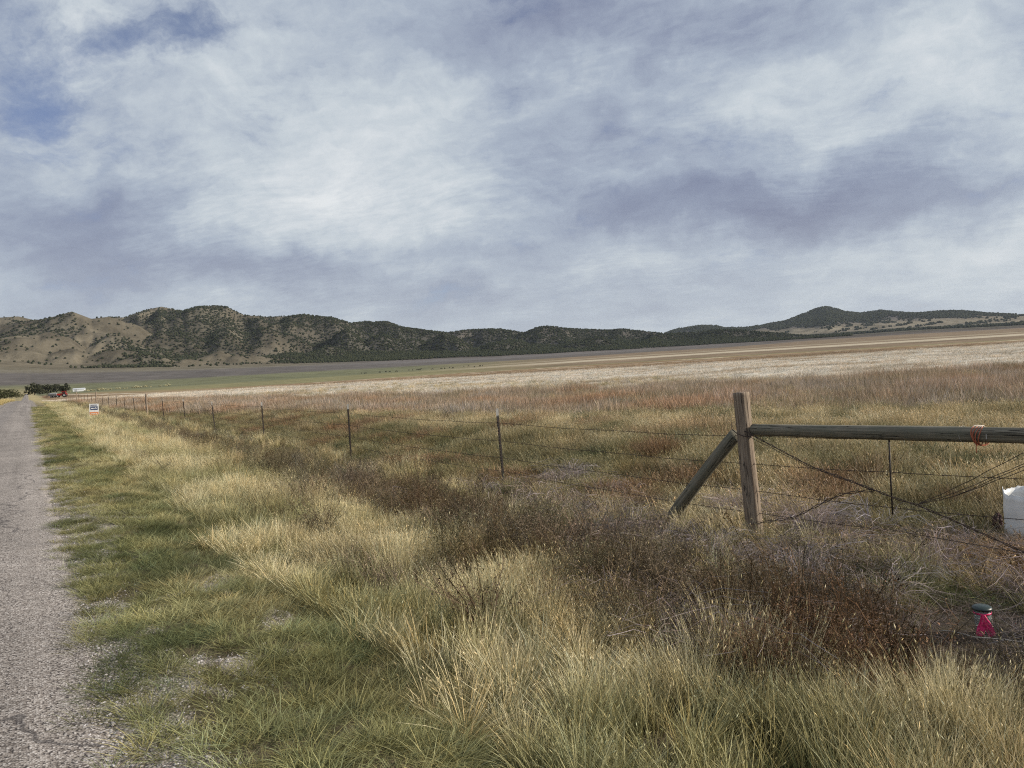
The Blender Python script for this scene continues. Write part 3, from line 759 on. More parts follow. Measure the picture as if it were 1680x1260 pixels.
# field beyond the fence: yellow-green, then rust, then whitish
x, y = rnd_pts(6.6, 40, 0, 95, 330000)
fr = b_rust(x, y)+.14*fbm(x/9, y/9, 3, 90); r = np.hypot(x, y)
pr = dens_by_r(x, y, 1, 14, 1.1)*sst(6.9, 7.9, x)*(1-.9*sst(-.05, .08, fr))*(.5+.5*sst(-.2, .1, fbm(x*.7, y*.7, 3, 200)))
k = (rng.random(len(x)) < pr*.46) & visible(x, y, Hz(x, y)); x, y = x[k], y[k]
q = fbm(x*.35, y*.35, 4, 201); q2 = fbm(x*.5, y*.5, 3, 202)
c = mixc([.56, .475, .285], [.30, .27, .15], sst(-.08, .28, q)); c = mixc(c, [.185, .175, .085], .75*(1-sst(9.0, 13.5, x+1.5*noise(x*.4, y*.4, 204)))*sst(8, 11, y)); c = mixc(c, [.27, .165, .105], sst(.10, .3, q2)*.7*(1-sst(11, 18, x)))
c = mixc(c, [.14, .15, .08], sst(.25, .4, fbm(x*.6, y*.6, 3, 203)))
put('field_grass', x, y, pal(c, x, y, .2, 15), 1.0*(1+.2*sst(.0, .3, q2)), P_mid, 4, 'yellow and olive field grass just beyond the wire fence', 'grass', .3, .12, .50+.32*sst(8, 11, x))

x, y = rnd_pts(7, 130, 3, 190, 420000)
wob = .16*fbm(x/9, y/9, 3, 90)+.10*fbm(x/40, y/40, 2, 91)
fr = b_rust(x, y)+wob; fw = b_white(x, y)+wob
pr = sst(-.06, .06, fr)*(1-sst(-.05, .15, fw))*np.clip((24/np.hypot(x, y))**.9, .1, 1)*(.30+.70*sst(-.12, .15, fbm(x/3.2, y/3.2, 3, 210)))
k = (rng.random(len(x)) < pr*.85) & visible(x, y, Hz(x, y)); x, y = x[k], y[k]
q = fbm(x/7, y/7, 4, 211); q2 = fbm(x/5, y/5, 3, 212)
c = mixc([.40, .325, .235], [.44, .295, .185], sst(-.05, .3, q)); c = mixc(c, [.46, .41, .34], sst(.0, .3, q2)*.6)
c = mixc(c, [.31, .28, .18], sst(.15, .35, fbm(x/4, y/4, 3, 213))*.6)
put('rust_grass', x, y, pal(c, x, y, .15, 17), .9*(1+.5*fbm(x/6, y/6, 2, 215)), P_far, 4, 'rust and grey-brown tall grass band across the middle of the field', 'grass', .3, .1, 1.0, .9)

x, y = rnd_pts(5, 330, 3, 420, 700000)
wob = .16*fbm(x/9, y/9, 3, 90)+.10*fbm(x/40, y/40, 2, 91)
fw = b_white(x, y)+wob; ff = b_far(x, y)+wob*.8
pr = sst(-.08, .1, fw)*(1-sst(.1, .5, ff))*np.clip((60/np.hypot(x, y))**1., .05, 1)*(.5+.5*sst(-.15, .1, fbm(x/5, y/5, 3, 220)))
k = (rng.random(len(x)) < pr*.6) & visible(x, y, Hz(x, y)); x, y = x[k], y[k]
c = mixc([.74, .68, .56], [.52, .45, .34], sst(-.05, .3, fbm(x/12, y/12, 3, 221)))
kk = sst(-.05, .1, b_far(x, y)); c = mixc(c, [.33, .24, .15], kk*.8)
put('bleached_grass', x, y, pal(c, x, y, .12, 19), .7, P_far, 4, 'bleached whitish grass band stretching across the far field', 'grass', .3, .1, .55, 1.2)

# loose gravel along the ragged pavement edge
def stone(seed):
    bm = bmesh.new(); bmesh.ops.create_icosphere(bm, subdivisions=1, radius=1)
    g = random.Random(seed)
    for v in bm.verts: v.co = Vector((v.co.x*(1+g.uniform(-.2, .2)), v.co.y*(.8+g.uniform(-.2, .2)), v.co.z*(.55+g.uniform(-.12, .12))))
    me = bpy.data.meshes.new('pebble'); bm.to_mesh(me); bm.free(); me.materials.append(M_STONE)
    return bpy.data.objects.new('pebble.%03d' % seed, me)
M_STONE, nt = mat('pebble_stone'); b = N(nt)
b.out(b.pbr(b.attr('col', 'INSTANCER').outputs['Color'], .85, spec=.2))
P_peb = proto_collection('pebbles', [stone(i) for i in range(4)])
x, y = rnd_pts(-.1, 2.2, 2.6, 16, 60000)
bald = fbm(x*1.1, y*1.1, 3, 120)
pr = np.maximum((1-sst(.40, .75, x))*sst(.0, .3, x), sst(.18, .3, bald)*(1-sst(1.6, 2.1, x))*(y < 9))*np.clip(5/np.hypot(x, y), 0, 1)**1.3
k = (rng.random(len(x)) < pr*.42); x, y = x[k], y[k]
t = rng.random(len(x))[:, None]; c = np.array([.20, .17, .155])*(1-t)+np.array([.62, .58, .56])*t
n = len(x); s = .0055*(1+1.1*rng.random(n)**3)
zz = np.maximum(Hz(x, y), np.where(x < .28, Hz(x*0-.5, y)+.004, -9))
scatter('gravel', np.stack([x, y, zz+.002], -1), c, np.stack([rng.normal(0, .2, n), rng.normal(0, .2, n), rng.random(n)*6.28], -1), np.stack([s, s, s], -1), rng.integers(0, 4, n), P_peb, 'loose pinkish grey road gravel spilled into the verge', 'gravel')

# junipers on the hills
def conifer(seed):
    g = np.random.default_rng(seed); bm = bmesh.new(); bmesh.ops.create_icosphere(bm, subdivisions=2, radius=1)
    for v in bm.verts:
        q = v.co.copy(); k = 1+.28*math.sin(q.x*5+seed)*math.cos(q.y*6-seed)+g.normal()*.09
        v.co = Vector((q.x*k, q.y*k, (q.z*k+.85)*.75*(1.15-.2*abs(q.x))))
    me = bpy.data.meshes.new('juniper'); bm.to_mesh(me); bm.free(); me.materials.append(M_JUN)
    return bpy.data.objects.new('juniper.%03d' % seed, me)
M_JUN, nt = mat('juniper_green'); b = N(nt)
b.out(b.pbr(b.attr('col', 'INSTANCER').outputs['Color'], 1., b.bump(b.noise(b.obj(), 4., 3).outputs[0], .8, .3), spec=0.))
P_jun = proto_collection('junipers', [conifer(i) for i in range(4)])
def junipers(name, a0, a1, r0, r1, n, size, label):
    a = rng.uniform(a0, a1, n); q = np.sqrt(rng.uniform(r0*r0, r1*r1, n))
    d = wood_density(a, q); k = rng.random(n) < d; a, q = a[k], q[k]
    zz = smp(HH, a, q); x = q*np.sin(a+PSI); y = q*np.cos(a+PSI); n = len(x)
    s = size*(.6+.9*rng.random(n)); t = rng.random(n)[:, None]
    c = np.array([.030, .036, .022])*(1-t)+np.array([.058, .062, .036])*t
    scatter(name, np.stack([x, y, zz-.3], -1), c, np.stack([0*x, 0*x, rng.random(n)*6.28], -1), np.stack([s, s, s*(.9+.4*rng.random(n))], -1), rng.integers(0, 4, n), P_jun, label, 'trees')
junipers('juniper_woodland', a_of(-60), a_of(1400), 2350, 5200, 200000, 3.0, 'dark juniper woodland dotting the near range of hills')
junipers('mountain_forest', a_of(1080), a_of(1760), 5200, 9200, 80000, 7., 'dark conifer forest covering the far right mountain')

# ------------------------------------------------------------------ road
def add_road():
    ys = np.concatenate([np.arange(-12, 14, .06), np.arange(14, 60, .25), np.geomspace(60, 1120, 160)])
    rt = .27+.05*noise(ys*2.3, ys*0, 230)+.07*noise(ys*.6, ys*0, 231)+np.where(ys < 30, .03*noise(ys*8, ys*0, 232), 0)
    lf = -2.55+.08*noise(ys*.7, ys*0, 233)+.04*noise(ys*3, ys*0, 234)
    us = np.array([0, .015, .05, .15, .35, .5, .65, .85, .95, .985, 1.])
    X = lf[:, None]*(1-us)+rt[:, None]*us; Y = np.repeat(ys[:, None], len(us), 1)
    base = Hz(X*0-1.2, Y)
    crown = .025*(1-(2*us-1)**2)
    Z = base+crown[None, :]+.004-np.array([.05, .008, .0, 0, 0, 0, 0, 0, 0, .008, .05])[None, :]
    me = new_mesh('road', np.stack([X, Y, Z], -1).reshape(-1, 3), grid_faces(len(ys), len(us))[:, ::-1], True)
    tag(link('road', me, M_ROAD), kind='structure')
add_road()

def hit(px, py, r0=2.):
    d = ray(px, py); h = math.hypot(d[0], d[1])
    t = np.geomspace(r0, 2200, 9000); X = CAM[0]+d[0]/h*t; Y = CAM[1]+d[1]/h*t; Zr = CAM[2]+d[2]/h*t
    k = np.argmax(Hz(X, Y) > Zr); return float(X[k]), float(Y[k]), float(Hz(X, Y)[k])
# ------------------------------------------------------------------ fence
FX = 7.3
g0 = lambda x, y: float(Hz(np.array([x]), np.array([y]))[0])
fence = empty('wire_fence', (FX, 6.4, 0), label='long barbed wire fence on thin steel posts running away beside the road', cat='fence')
def rel(o, p): return (p[0]-o.location.x, p[1]-o.location.y, p[2]-o.location.z)
def tpost(y, h, lean_y, lean_x=0):
    z0 = g0(FX, y); m = MB(); t = .006
    # T section: wide flange with a stem and studs up one side
    def sec(z0_, z1_, mb, w=.048, s=.044):
        mb.box((0, 0, (z0_+z1_)/2), (w, t, z1_-z0_)); mb.box((0, t/2+s/2+.0005, (z0_+z1_)/2), (t, s, z1_-z0_))
    sec(-.3, h-.13, m)
    for i in range(int((h-.2)/.055)): m.box((0, -.007, .05+i*.055), (.014, .008, .02))
    m.box((0, -.0065, -.12), (.12, .006, .16))
    p = m.build('steel_post', M_STEEL, fence); p.location = rel(fence, (FX, y, z0)); p.rotation_euler = (-lean_y, lean_x, random.uniform(-.3, .3))
    w = MB(); sec(h-.15, h, w, .050, .046); w.build('painted_tip', M_TIP, p)
    return p
tp = [12.1, 20.05, 29.1, 38, 45.9, 53.9, 69.9, 77.3, 84.8, 93.3, 101.5, 119, 127, 135.5, 143, 151, 166, 174, 182, 191, 200, 209]
hs = [1.31, 1.28, 1.2, 1.14, 1.2, 1.1]
ln = [.055, .02, .03, .07, .02, .03]
for i, y in enumerate(tp): tpost(y, .20+hs[i] if i < 6 else random.uniform(1.32, 1.45), ln[i] if i < 6 else random.uniform(-.04, .06), random.uniform(-.03, .03))
def wood_mesh(L, r, seed, n=28, taper=.08, m=40, z0=0.):
    g = random.Random(seed); ph = [g.uniform(0, 6) for _ in range(6)]
    mb = MB(); pts = [(.012*math.sin(i/m*4+ph[0]), .012*math.cos(i/m*3+ph[1]), z0+L*i/m) for i in range(m+1)]
    def jit(i, k):
        a = 2*PI*k/n; t = i/m
        v = .035*math.sin(3*a+ph[2]+t)+.02*math.sin(7*a+ph[3]+2*t)+.025*math.sin(t*9+ph[4])
        for c in (ph[5], ph[1]*2.1, ph[0]*1.3+2):        # drying checks
            d = (a-c-.25*math.sin(t*3+c)+PI) % (2*PI)-PI
            v -= .13*math.exp(-(d/.10)**2)*(.5+.5*math.sin(t*8+c))
        return v
    mb.tube(pts, [r*(1-taper*i/m) for i in range(m+1)], n, True, jit); return mb
for i, (y, h) in enumerate([(62.1, 1.60), (111, 1.7), (158, 1.75)]):
    p = wood_mesh(h+.3, .075, 60+i, 16, .05, 10, -.3).build('wood_post', M_POST, fence, True); p.location = rel(fence, (FX, y, g0(FX, y))); p.rotation_euler = (.03*(1-i), .02, 0)
def wire_strand(zs, r=.0034):
    """zs: list of (y, height over the ground line)"""
    mb = MB(); pts = []
    for (a, b_) in zip(zs[:-1], zs[1:]):
        n = 8 if a[0] < 60 else 4
        for i in range(n):
            t = i/n; y = a[0]+(b_[0]-a[0])*t; z = a[1]+(b_[1]-a[1])*t-.035*4*t*(1-t)*min(1, abs(b_[0]-a[0])/8)
            pts.append(rel(fence, (FX-.02+.004*math.sin(y*3), y, z+.006*math.sin(y*2.3))))
    pts.append(rel(fence, (FX-.02, zs[-1][0], zs[-1][1])))
    mb.tube(pts, r, 5)
    y = zs[0][0]+.1; P = [Vector(p) for p in pts]
    while y < 40:                                           # barbs
        ly = y-fence.location.y
        for a, b_ in zip(P[:-1], P[1:]):
            if min(a.y, b_.y) <= ly <= max(a.y, b_.y):
                t = (ly-a.y)/((b_.y-a.y) or 1); q = a.lerp(b_, t); an = random.uniform(0, PI)
                for k in (0, 1):
                    d = Vector((math.cos(an+k*1.5), .25*(1 if k else -1), math.sin(an+k*1.5)))*.017
                    mb.tube([q-d, q+d], .0017, 4)
                break
        y += .125 if y < 16 else .25
    return mb.build('barbed_wire', M_WIRE, fence, True)
allp = sorted(tp+[62.1, 111, 158])
for lv, near in (((1.03), [(2.4, 1.17), (4.52, 1.13), (6.36, 1.055)]), ((.70), [(2.4, .85), (3.31, .83), (4.55, .79), (6.36, .72)]), ((.39), [(2.4, .50), (3.33, .47), (4.5, .43), (6.36, .40)]), ((.14), [(2.4, .17), (4.5, .20), (6.36, .13)])):
    wire_strand(near+[(y, lv+g0(FX, y)+.21) for y in allp])
st = MB(); st.tube([(0, 0, 0), (.002, .005, .35), (0, 0, .80)], .009, 6)
o = st.build('wire_stay', M_STEEL, fence, True); o.location = rel(fence, (FX-.035, 4.52, .36))
mb = MB(); c0 = [(FX-.03, 3.93, 1.12), (FX-.03, 4.0, 1.02), (FX-.03, 4.2, .90), (FX-.03, 4.42, .80), (FX-.03, 4.7, .72), (FX-.03, 4.9, .68)]
mb.tube([rel(fence, p) for p in c0], .0016, 4); mb.build('loose_wire', M_WIRE, fence, True)

# wooden corner brace
BR = empty('fence_brace', (FX, 6.4, 0), label='weathered wooden corner brace with thick post, horizontal rail and slanting log', cat='fence brace')
p = wood_mesh(2.14, .100, 5, 40, .09, 60, -.55).build('corner_post', M_POST, BR, True); p.location = (0, -.10, 0); p.rotation_euler = (-.055, 0, .4)
p2 = wood_mesh(2.0, .105, 9, 40, .08, 60, -.35).build('corner_post', M_POST, BR, True); p2.location = rel(BR, (FX, 2.15, 0)); p2.rotation_euler = (-.01, .01, 2)
def log(name, a, b_, r, seed, m, tap=.03):
    a = Vector(a); b_ = Vector(b_); mb = wood_mesh((b_-a).length, r, seed, 32, tap, 50)
    o = mb.build(name, m, BR, True); o.location = rel(BR, a); o.rotation_euler = (b_-a).to_track_quat('Z', 'Y').to_euler(); return o
M_RAILZ = m_wood('weathered_rail_grain', (.12, .108, .08), (.26, .23, .175), 2, (.15, .148, .11), .8)
log('rail', (FX-.02, 6.24, 1.155), (FX-.02, 2.22, 1.235), .073, 3, M_RAILZ)
log('slanting_log', (FX, 7.72, -.10), (FX, 6.53, 1.06), .082, 12, M_RAILZ)
def bw(name, pts, r=.0042, tw=.009, n=60, k=2, xoff=-.1):
    mb = MB(); pts = [Vector(p) for p in pts]; L = [0]
    for a, b_ in zip(pts[:-1], pts[1:]): L.append(L[-1]+(b_-a).length)
    for s in range(k):
        q = []
        for i in range(n+1):
            d = L[-1]*i/n; j = max(jj for jj in range(len(L)-1) if L[jj] <= d+1e-9); t = (d-L[j])/(L[j+1]-L[j])
            c = pts[j].lerp(pts[j+1], t); ph = d*18+2*PI*s/k
            q.append(rel(BR, c+Vector((math.cos(ph), 0, math.sin(ph)))*tw))
        mb.tube(q, r, 5)
    return mb.build(name, M_WIRE, BR, True)
XW = 7.2
bw('brace_wire', [(XW, 6.30, 1.13), (XW, 5.41, .785), (XW, 4.65, .60), (XW, 4.46, .545), (XW, 4.23, .505), (XW, 3.91, .41), (XW, 3.29, .21), (XW+.02, 2.25, .05)], .0045, .008)
bw('brace_wire', [(XW, 6.30, 1.09), (XW, 5.41, .765), (XW, 4.66, .595)], .0032, .004, 30, 1)
bw('brace_wire', [(XW, 6.27, .02), (XW, 5.68, .17), (XW, 5.3, .38), (XW, 5.05, .515), (XW, 4.85, .565), (XW, 4.65, .60)], .0045, .011)
for dz, e in ((0, 1.08), (1, .985), (2, .93), (3, .965)):
    bw('brace_wire', [(XW-.004*dz, 4.23, .505), (XW-.004*dz, 3.85, .505+(e-.505)*.36-.012*dz), (XW-.004*dz, 3.26, e), (XW+.02, 2.28, 1.12+.02*dz)], .0032, .003, 40, 1)
mb = MB(); mb.tube([rel(BR, q) for q in [(XW+.03, 6.52, 1.22), (XW-.03, 6.47, 1.15), (XW-.045, 6.38, 1.10), (XW-.04, 6.28, 1.075), (XW-.02, 6.2, 1.07)]], .006, 6); mb.build('tie_wire', M_WIRE, BR, True)
mb = MB()
for q in range(1): mb.tube([rel(BR, (FX-.02+.078*math.cos(a), 3.80+.004*math.sin(a), 1.205+.078*math.sin(a))) for a in np.linspace(0, 2*PI, 20)], .0018, 4)
mb.build('wire_loop', M_CORD, BR, True)
mb = MB(); mb.box(rel(BR, (FX-.098, 3.56, 1.205)), (.006, .006, .045)); mb.build('staple', M_CORD, BR)
# orange twine wound round the rail
TW = empty('baling_twine', (FX-.02, 3.65, 1.20), label='faded orange twine wound in loops around the horizontal rail', cat='twine')
mo = MB(); mw = MB()
for k in range(4):
    y0 = -.03+.02*k
    cir = [(.089*math.cos(a), y0+.012*math.sin(a*2+k), .089*math.sin(a)) for a in np.linspace(.62*PI, 2.3*PI, 26)]
    mo.tube(cir, .0055, 5)
    mw.tube([(.091*math.cos(a), y0+.012*math.sin(a*2+k)+.004, .091*math.sin(a)) for a in np.linspace(.28*PI, .70*PI, 10)], .0048, 5)
mo.tube([(-.084, .0, .02), (-.086, .004, -.05), (-.082, -.004, -.10), (-.08, .0, -.15)], .0035, 5)
mo.build('wound_loops', M_TWINE, TW, True); mw.build('bleached_loops', M_TWINEW, TW, True)

# ------------------------------------------------------------------ white drum, scrap, jar, cord
def drum():
    global DSC
    DX, DY, DZ = hit(1694, 884); root = empty('broken_drum', (DX, DY, DZ), label='broken white plastic drum with torn rim lying in weeds behind the fence', cat='drum')
    n = 64; R1 = .30; t = .006; g = random.Random(3)
    
    # torn down bites facing the road side
    vs = []; fs = []
    lv = 10
    def top(a):
        # the flap stands tall at the left edge (towards +y), torn lower in front
        h = .80+.02*math.sin(a*3)                     # back of the rim
        d = (math.degrees(a)+360) % 360
        if 128 < d < 250: h = .765+.008*math.sin(a*9)   # torn lower towards the road
        if 108 < d <= 128: h = .85-.0004*(d-108)**2*.2
        if 128 < d < 134: h = .79
        if 160 < d < 172: h = .78
        h += .010*math.sin(a*23)+.006*math.sin(a*51)
        return h
    for rad in (R1, R1-t):
        for j in range(lv):
            for i in range(n):
                a = 2*PI*i/n; z = -.08+(top(a)+.08)*j/(lv-1); bul = 1+.012*math.sin(z*16)
                vs.append((rad*bul*math.cos(a), rad*bul*math.sin(a), z))
    def id(s, j, i): return s*lv*n+j*n+i % n
    for i in range(n):
        for j in range(lv-1):
            fs.append((id(0, j, i), id(0, j, i+1), id(0, j+1, i+1), id(0, j+1, i))); fs.append((id(1, j, i), id(1, j+1, i), id(1, j+1, i+1), id(1, j, i+1)))
        fs.append((id(0, lv-1, i), id(0, lv-1, i+1), id(1, lv-1, i+1), id(1, lv-1, i)))
    m = MB(); m.add(vs, fs); m.build('drum_wall', M_DRUM, root, True)
    b_ = MB(); b_.lathe([(0, -.06), (.32, -.06), (.325, -.05)], n=48); b_.build('drum_base', M_DRUM, root)
    dd = np.array([DX, DY, DZ])-CAM; DSC = float(dd@F)*84/FPX/.85; root.scale = (DSC*1.3, DSC*1.3, DSC)
    return root
drum()
def scrap():
    bm = bmesh.new(); bmesh.ops.create_icosphere(bm, subdivisions=3, radius=1)
    for v in bm.verts:
        q = v.co; k = 1+.22*math.sin(q.x*7+1)*math.sin(q.z*6)+.12*math.sin(q.y*11+q.z*9)
        v.co = Vector((q.x*.05*k, q.y*.075*k, q.z*.12*k))
    me = bpy.data.meshes.new('crumpled_scrap'); bm.to_mesh(me); bm.free()
    o = link('crumpled_scrap', me, M_MAROON, None, (hit(1637, 872)[0], hit(1637, 872)[1], hit(1637, 872)[2]+.10), (.2, .3, .9)); o.scale = (.9, .7, .9); tag(o, 'small crumpled dark maroon scrap caught in weeds left of the white drum', 'scrap')
scrap()
JX, JY, JZ = hit(1613, 1040)
J = empty('glass_jar', (JX, JY, JZ), label='small clear glass jar with dark green lid standing on bare soil', cat='jar'); J.scale = (1.13, 1.13, 1.13)
m = MB(); m.lathe([(0, .0), (.036, .0), (.042, .008), (.046, .06), (.052, .12), (.052, .150), (.047, .158), (.047, .172), (.044, .172), (.044, .155), (.049, .148), (.049, .12), (.043, .06), (.039, .012), (0, .010)], n=32); m.build('jar_body', M_GLASS, J, True)
m = MB(); m.lathe([(0, .169), (.056, .169), (.064, .174), (.066, .182), (.060, .192), (.045, .199), (0, .201)], n=32); m.build('lid', M_GREEN, J, True)
m = MB(); rt = Vector((R0[0], R0[1], 0)); fw = Vector((-F[0], -F[1], 0)).normalized()
m.tube([rt*.052+Vector((0, 0, .155)), rt*.062+Vector((0, 0, .12)), rt*.066+Vector((0, 0, .07)), rt*.060+Vector((0, 0, .05)), rt*.072+Vector((0, 0, .045))], .003, 6); m.build('wire_handle', M_CORD, J, True)
RB_ = empty('pink_ribbon', (JX, JY, JZ), label='bright pink flagging ribbon tied round the glass jar, ends hanging down', cat='ribbon'); RB_.scale = (1.13, 1.13, 1.13)
m = MB(); m.lathe([(.053, .145), (.0545, .158), (.056, .158), (.0545, .145), (.053, .145)], n=32); m.build('ribbon_band', M_PINK, RB_, True)
def tail(pts, w, nm):
    m = MB(); vs = []
    for i, (p, ww) in enumerate(zip(pts, w)):
        p = Vector(p); c = .006*math.sin(i*2.2)
        for s, d in ((-1, c), (-.35, -c-.004), (.35, c+.005), (1, -c)): vs.append(p+rt*ww*s+fw*d)
        for s, d in ((1, -c-.002), (.35, c+.003), (-.35, -c-.006), (-1, c-.002)): vs.append(p+rt*ww*s+fw*d)
    n = len(pts); fs = [(8*i+k, 8*i+(k+1) % 8, 8*i+8+(k+1) % 8, 8*i+8+k) for i in range(n-1) for k in range(8)]
    m.add(vs, fs+[tuple(range(7, -1, -1)), tuple(8*(n-1)+k for k in range(8))]); m.build(nm, M_PINK, RB_, False)
v = lambda a, f_, z: rt*a+fw*f_+Vector((0, 0, z))
tail([v(-.030, .054, .150), v(-.036, .060, .11), v(-.044, .060, .07), v(-.055, .062, .03), v(-.060, .066, .012)], [.012, .022, .027, .031, .028], 'ribbon_tail')
tail([v(-.026, .056, .152), v(-.012, .066, .11), v(.0, .070, .07), v(.014, .072, .03), v(.020, .080, -.005)], [.012, .022, .026, .029, .024], 'ribbon_tail')
mb = MB(); P_ = [hit(p, q)[:2]+(c,) for p, q, c in ((1530, 1040, .03), (1562, 1046, .05), (1600, 1056, .05), (1625, 1058, .05), (1650, 1061, .05), (1690, 1066, .05), (1760, 1075, .05))]
mb.tube([(a, b_, g0(a, b_)+c) for a, b_, c in P_], .0032, 5)
tag(mb.build('fallen_cord', M_CORD, None, True), 'thin pale cord lying along the ground in front of the glass jar', 'cord')

# ------------------------------------------------------------------ yard sign
S = empty('yard_sign', (3.62, 58.0, g0(3.62, 58)+.14), label='small white, navy and orange yard sign standing in the roadside grass', cat='sign'); S.rotation_euler = (0, .05, -math.radians(8))
m = MB(); m.box((0, 0, .50), (.56, .012, .78)); m.build('panel', M_WHITE, S)
m = MB(); m.box((.0, -.008, .60), (.43, .006, .24)); m.build('blue_field', M_NAVY, S)
m = MB(); m.box((0, -.008, .235), (.52, .006, .23)); m.build('orange_field', M_ORANGE, S)
m = MB(); xx = -.20
for w_ in (.05, .035, .06, .045, .05, .04, .05): m.box((xx+w_/2, -.008, .80), (w_, .006, .055)); xx += w_+.008
m.build('dark_lettering', M_NAVY, S)
for cx, cz, w_, h_ in ((-.11, .585, .13, .07), (-.0, .585, .06, .07), (.10, .60, .055, .10), (.13, .565, .10, .03), (-.12, .245, .09, .05), (.0, .245, .09, .05), (.12, .245, .08, .05)):
    m = MB(); m.box((cx, -.0125, cz), (w_, .004, h_)); m.build('white_letter', M_WHITE, S)
for sx in (-.18, .18):
    m = MB(); m.tube([(sx, .008, -.2), (sx, .008, .15)], .005, 6); m.build('wire_leg', M_STEEL, S)

# ------------------------------------------------------------------ far things
def dist_at(px, rng_, ):
    d = ray(px, hor_y(px)); h = math.hypot(d[0], d[1]); x = d[0]/h*rng_; y = d[1]/h*rng_; return x, y, g0(x, y)
def leaf_crown(n, lobes, size, seed):
    g = np.random.default_rng(seed); V = []; Fc = []; RN = []
    for i in range(n):
        c, r = lobes[g.integers(len(lobes))]; d = g.normal(0, 1, 3); d /= np.linalg.norm(d)
        p = np.array(c)+d*np.array(r)*(.55+.5*g.random()**.5)
        a = g.normal(0, 1, 3); a /= np.linalg.norm(a); b_ = np.cross(a, d+.3); b_ /= np.linalg.norm(b_)+1e-6
        s = size*(.5+g.random()); k = len(V); V += [p-a*s, p+b_*s*.8, p+a*s, p-b_*s*.8]; Fc.append((k, k+1, k+2, k+3)); RN += [g.random()]*4
    return np.array(V), np.array(Fc), np.array(RN)
def tree(px, rr_, h, w, seed, m, label, group, name='farm_tree', cat='tree', n=700, trunk=True):
    x, y, z = dist_at(px, rr_); g = random.Random(seed)
    root = empty(name, (x, y, z), label=label, cat=cat, group=group)
    nl = 7; lobes = [((g.uniform(-.3, .3)*w, g.uniform(-.3, .3)*w, h*g.uniform(.22, .8)), (w*.34, w*.34, h*.24)) for _ in range(nl)]
    lobes.append(((0, 0, h*.8), (w*.22, w*.22, h*.2)))
    V, Fc, RN = leaf_crown(n, lobes, h*.055, seed)
    me = new_mesh('crown', V, Fc, False, {'rnd': RN}); link('crown', me, m, root)
    if trunk:
        mb = MB(); mb.tube([(0, 0, -.3), (.1, 0, h*.25), (0, .15, h*.5), (.1, 0, h*.75)], [h*.035, h*.028, h*.02, h*.008], 8)
        for lb in lobes[:5]:
            c = lb[0]; mb.tube([(.05, 0, h*.25), (c[0]*.5, c[1]*.5, h*.42), c], [h*.018, h*.013, h*.005], 6)
        mb.build('trunk', M_TRUNK, root, True)
    return root
grp = 'trees at the farmstead beside the far road'
for i, (px, r_, h, w, lab) in enumerate([(56, 930, 13.5, 11, 'darkest tall farm tree standing nearest to the right edge of the far road'),
    (64, 960, 11.5, 9, 'dark farm tree just right of the tallest roadside tree'), (73, 980, 10.5, 10, 'rounded farm tree second from the road in the distant grove'),
    (82, 990, 10, 9, 'mid grove farm tree behind the dark farm trailer'), (92, 1000, 10.5, 9, 'grey-green farm tree rising behind the red tractor'),
    (101, 1010, 8.5, 8, 'lower farm tree right behind the red tractor cab'), (109, 1000, 11, 7, 'slim outer farm tree nearest to the white shed')]):
    tree(px, r_, h*.95, w*1.35, 700+i, M_LEAFD, lab, grp)
grp = 'bushes left of the far road'
for i, (px, r_, h, w, lab) in enumerate([(-8, 560, 8, 9, 'green bush cut by the left edge of the photo, left of the road'), (6, 600, 7.6, 8.5, 'tall rounded green bush left of the far road'),
    (17, 600, 7, 7.5, 'olive bush in the middle of the clump left of the road'), (27, 610, 5.2, 6, 'smallest brownish bush nearest to the road in the left clump')]):
    tree(px, r_, h*.85, w*1.35, 720+i, M_LEAFG, lab, grp, 'roadside_bush', 'bush', 600, True)
# white shed
x, y, z = dist_at(129.5, 1060); sh = empty('white_shed', (x, y, z), -alpha_of(ray(129, 600))*0-PSI+.35, label='long low white farm shed right of the distant trees', cat='shed')
m = MB(); m.box((0, 0, 1.3), (12.5, 6, 2.7)); m.build('wall', M_SHED, sh)
m = MB(); m.add([(-6.5, -3.3, 2.62), (6.5, -3.3, 2.62), (6.5, 3.3, 2.62), (-6.5, 3.3, 2.62), (-6.5, 0, 3.9), (6.5, 0, 3.9)], [(0, 1, 5, 4), (2, 3, 4, 5), (0, 4, 3), (1, 2, 5), (0, 3, 2, 1)]); m.build('roof', M_SHEDROOF, sh)
m = MB(); m.box((-3, -3.03, 1.1), (2.6, .08, 2.2)); m.build('door', M_GREY, sh)
# red tractor
def wheel(root, c, r, w):
    m = MB(); m.lathe([(r*.55, -w/2), (r*.95, -w/2), (r, -w*.3), (r, w*.3), (r*.95, w/2), (r*.55, w/2)], n=20)
    for k in range(16):
        a = 2*PI*k/16; m.box((r*math.cos(a), r*math.sin(a), 0), (.06*r, .10*r, w), Matrix.Rotation(a, 3, 'Z'))
    o = m.build('wheel', M_RUBBER, root, True, c, (PI/2, 0, 0))
    q = MB(); q.lathe([(0, -w*.2), (r*.56, -w*.35), (r*.56, w*.35), (0, w*.2)], n=16); q.build('rim', M_WHITE, o, True)
x, y, z = hit(102.5, 651.6); tr = empty('red_tractor', (x, y, z), -PSI+.25, label='bright red tractor parked in the grass before the distant grove', cat='tractor')
s = math.hypot(x, y)/FPX*14/4.2; tr.scale = (s, s, s)
m = MB(); m.box((-1.05, 0, 1.25), (1.9, .8, .75)); m.box((-1.98, 0, 1.2), (.12, .7, .6)); m.box((.1, 0, .85), (2.6, .6, .4)); m.build('hood', M_RED, tr)
m = MB(); m.box((.75, 0, 2.45), (1.5, 1.4, .14)); 
for a in (.1, 1.4):
    for b_ in (-.6, .6): m.box((a, b_, 1.9), (.1, .1, 1.0))
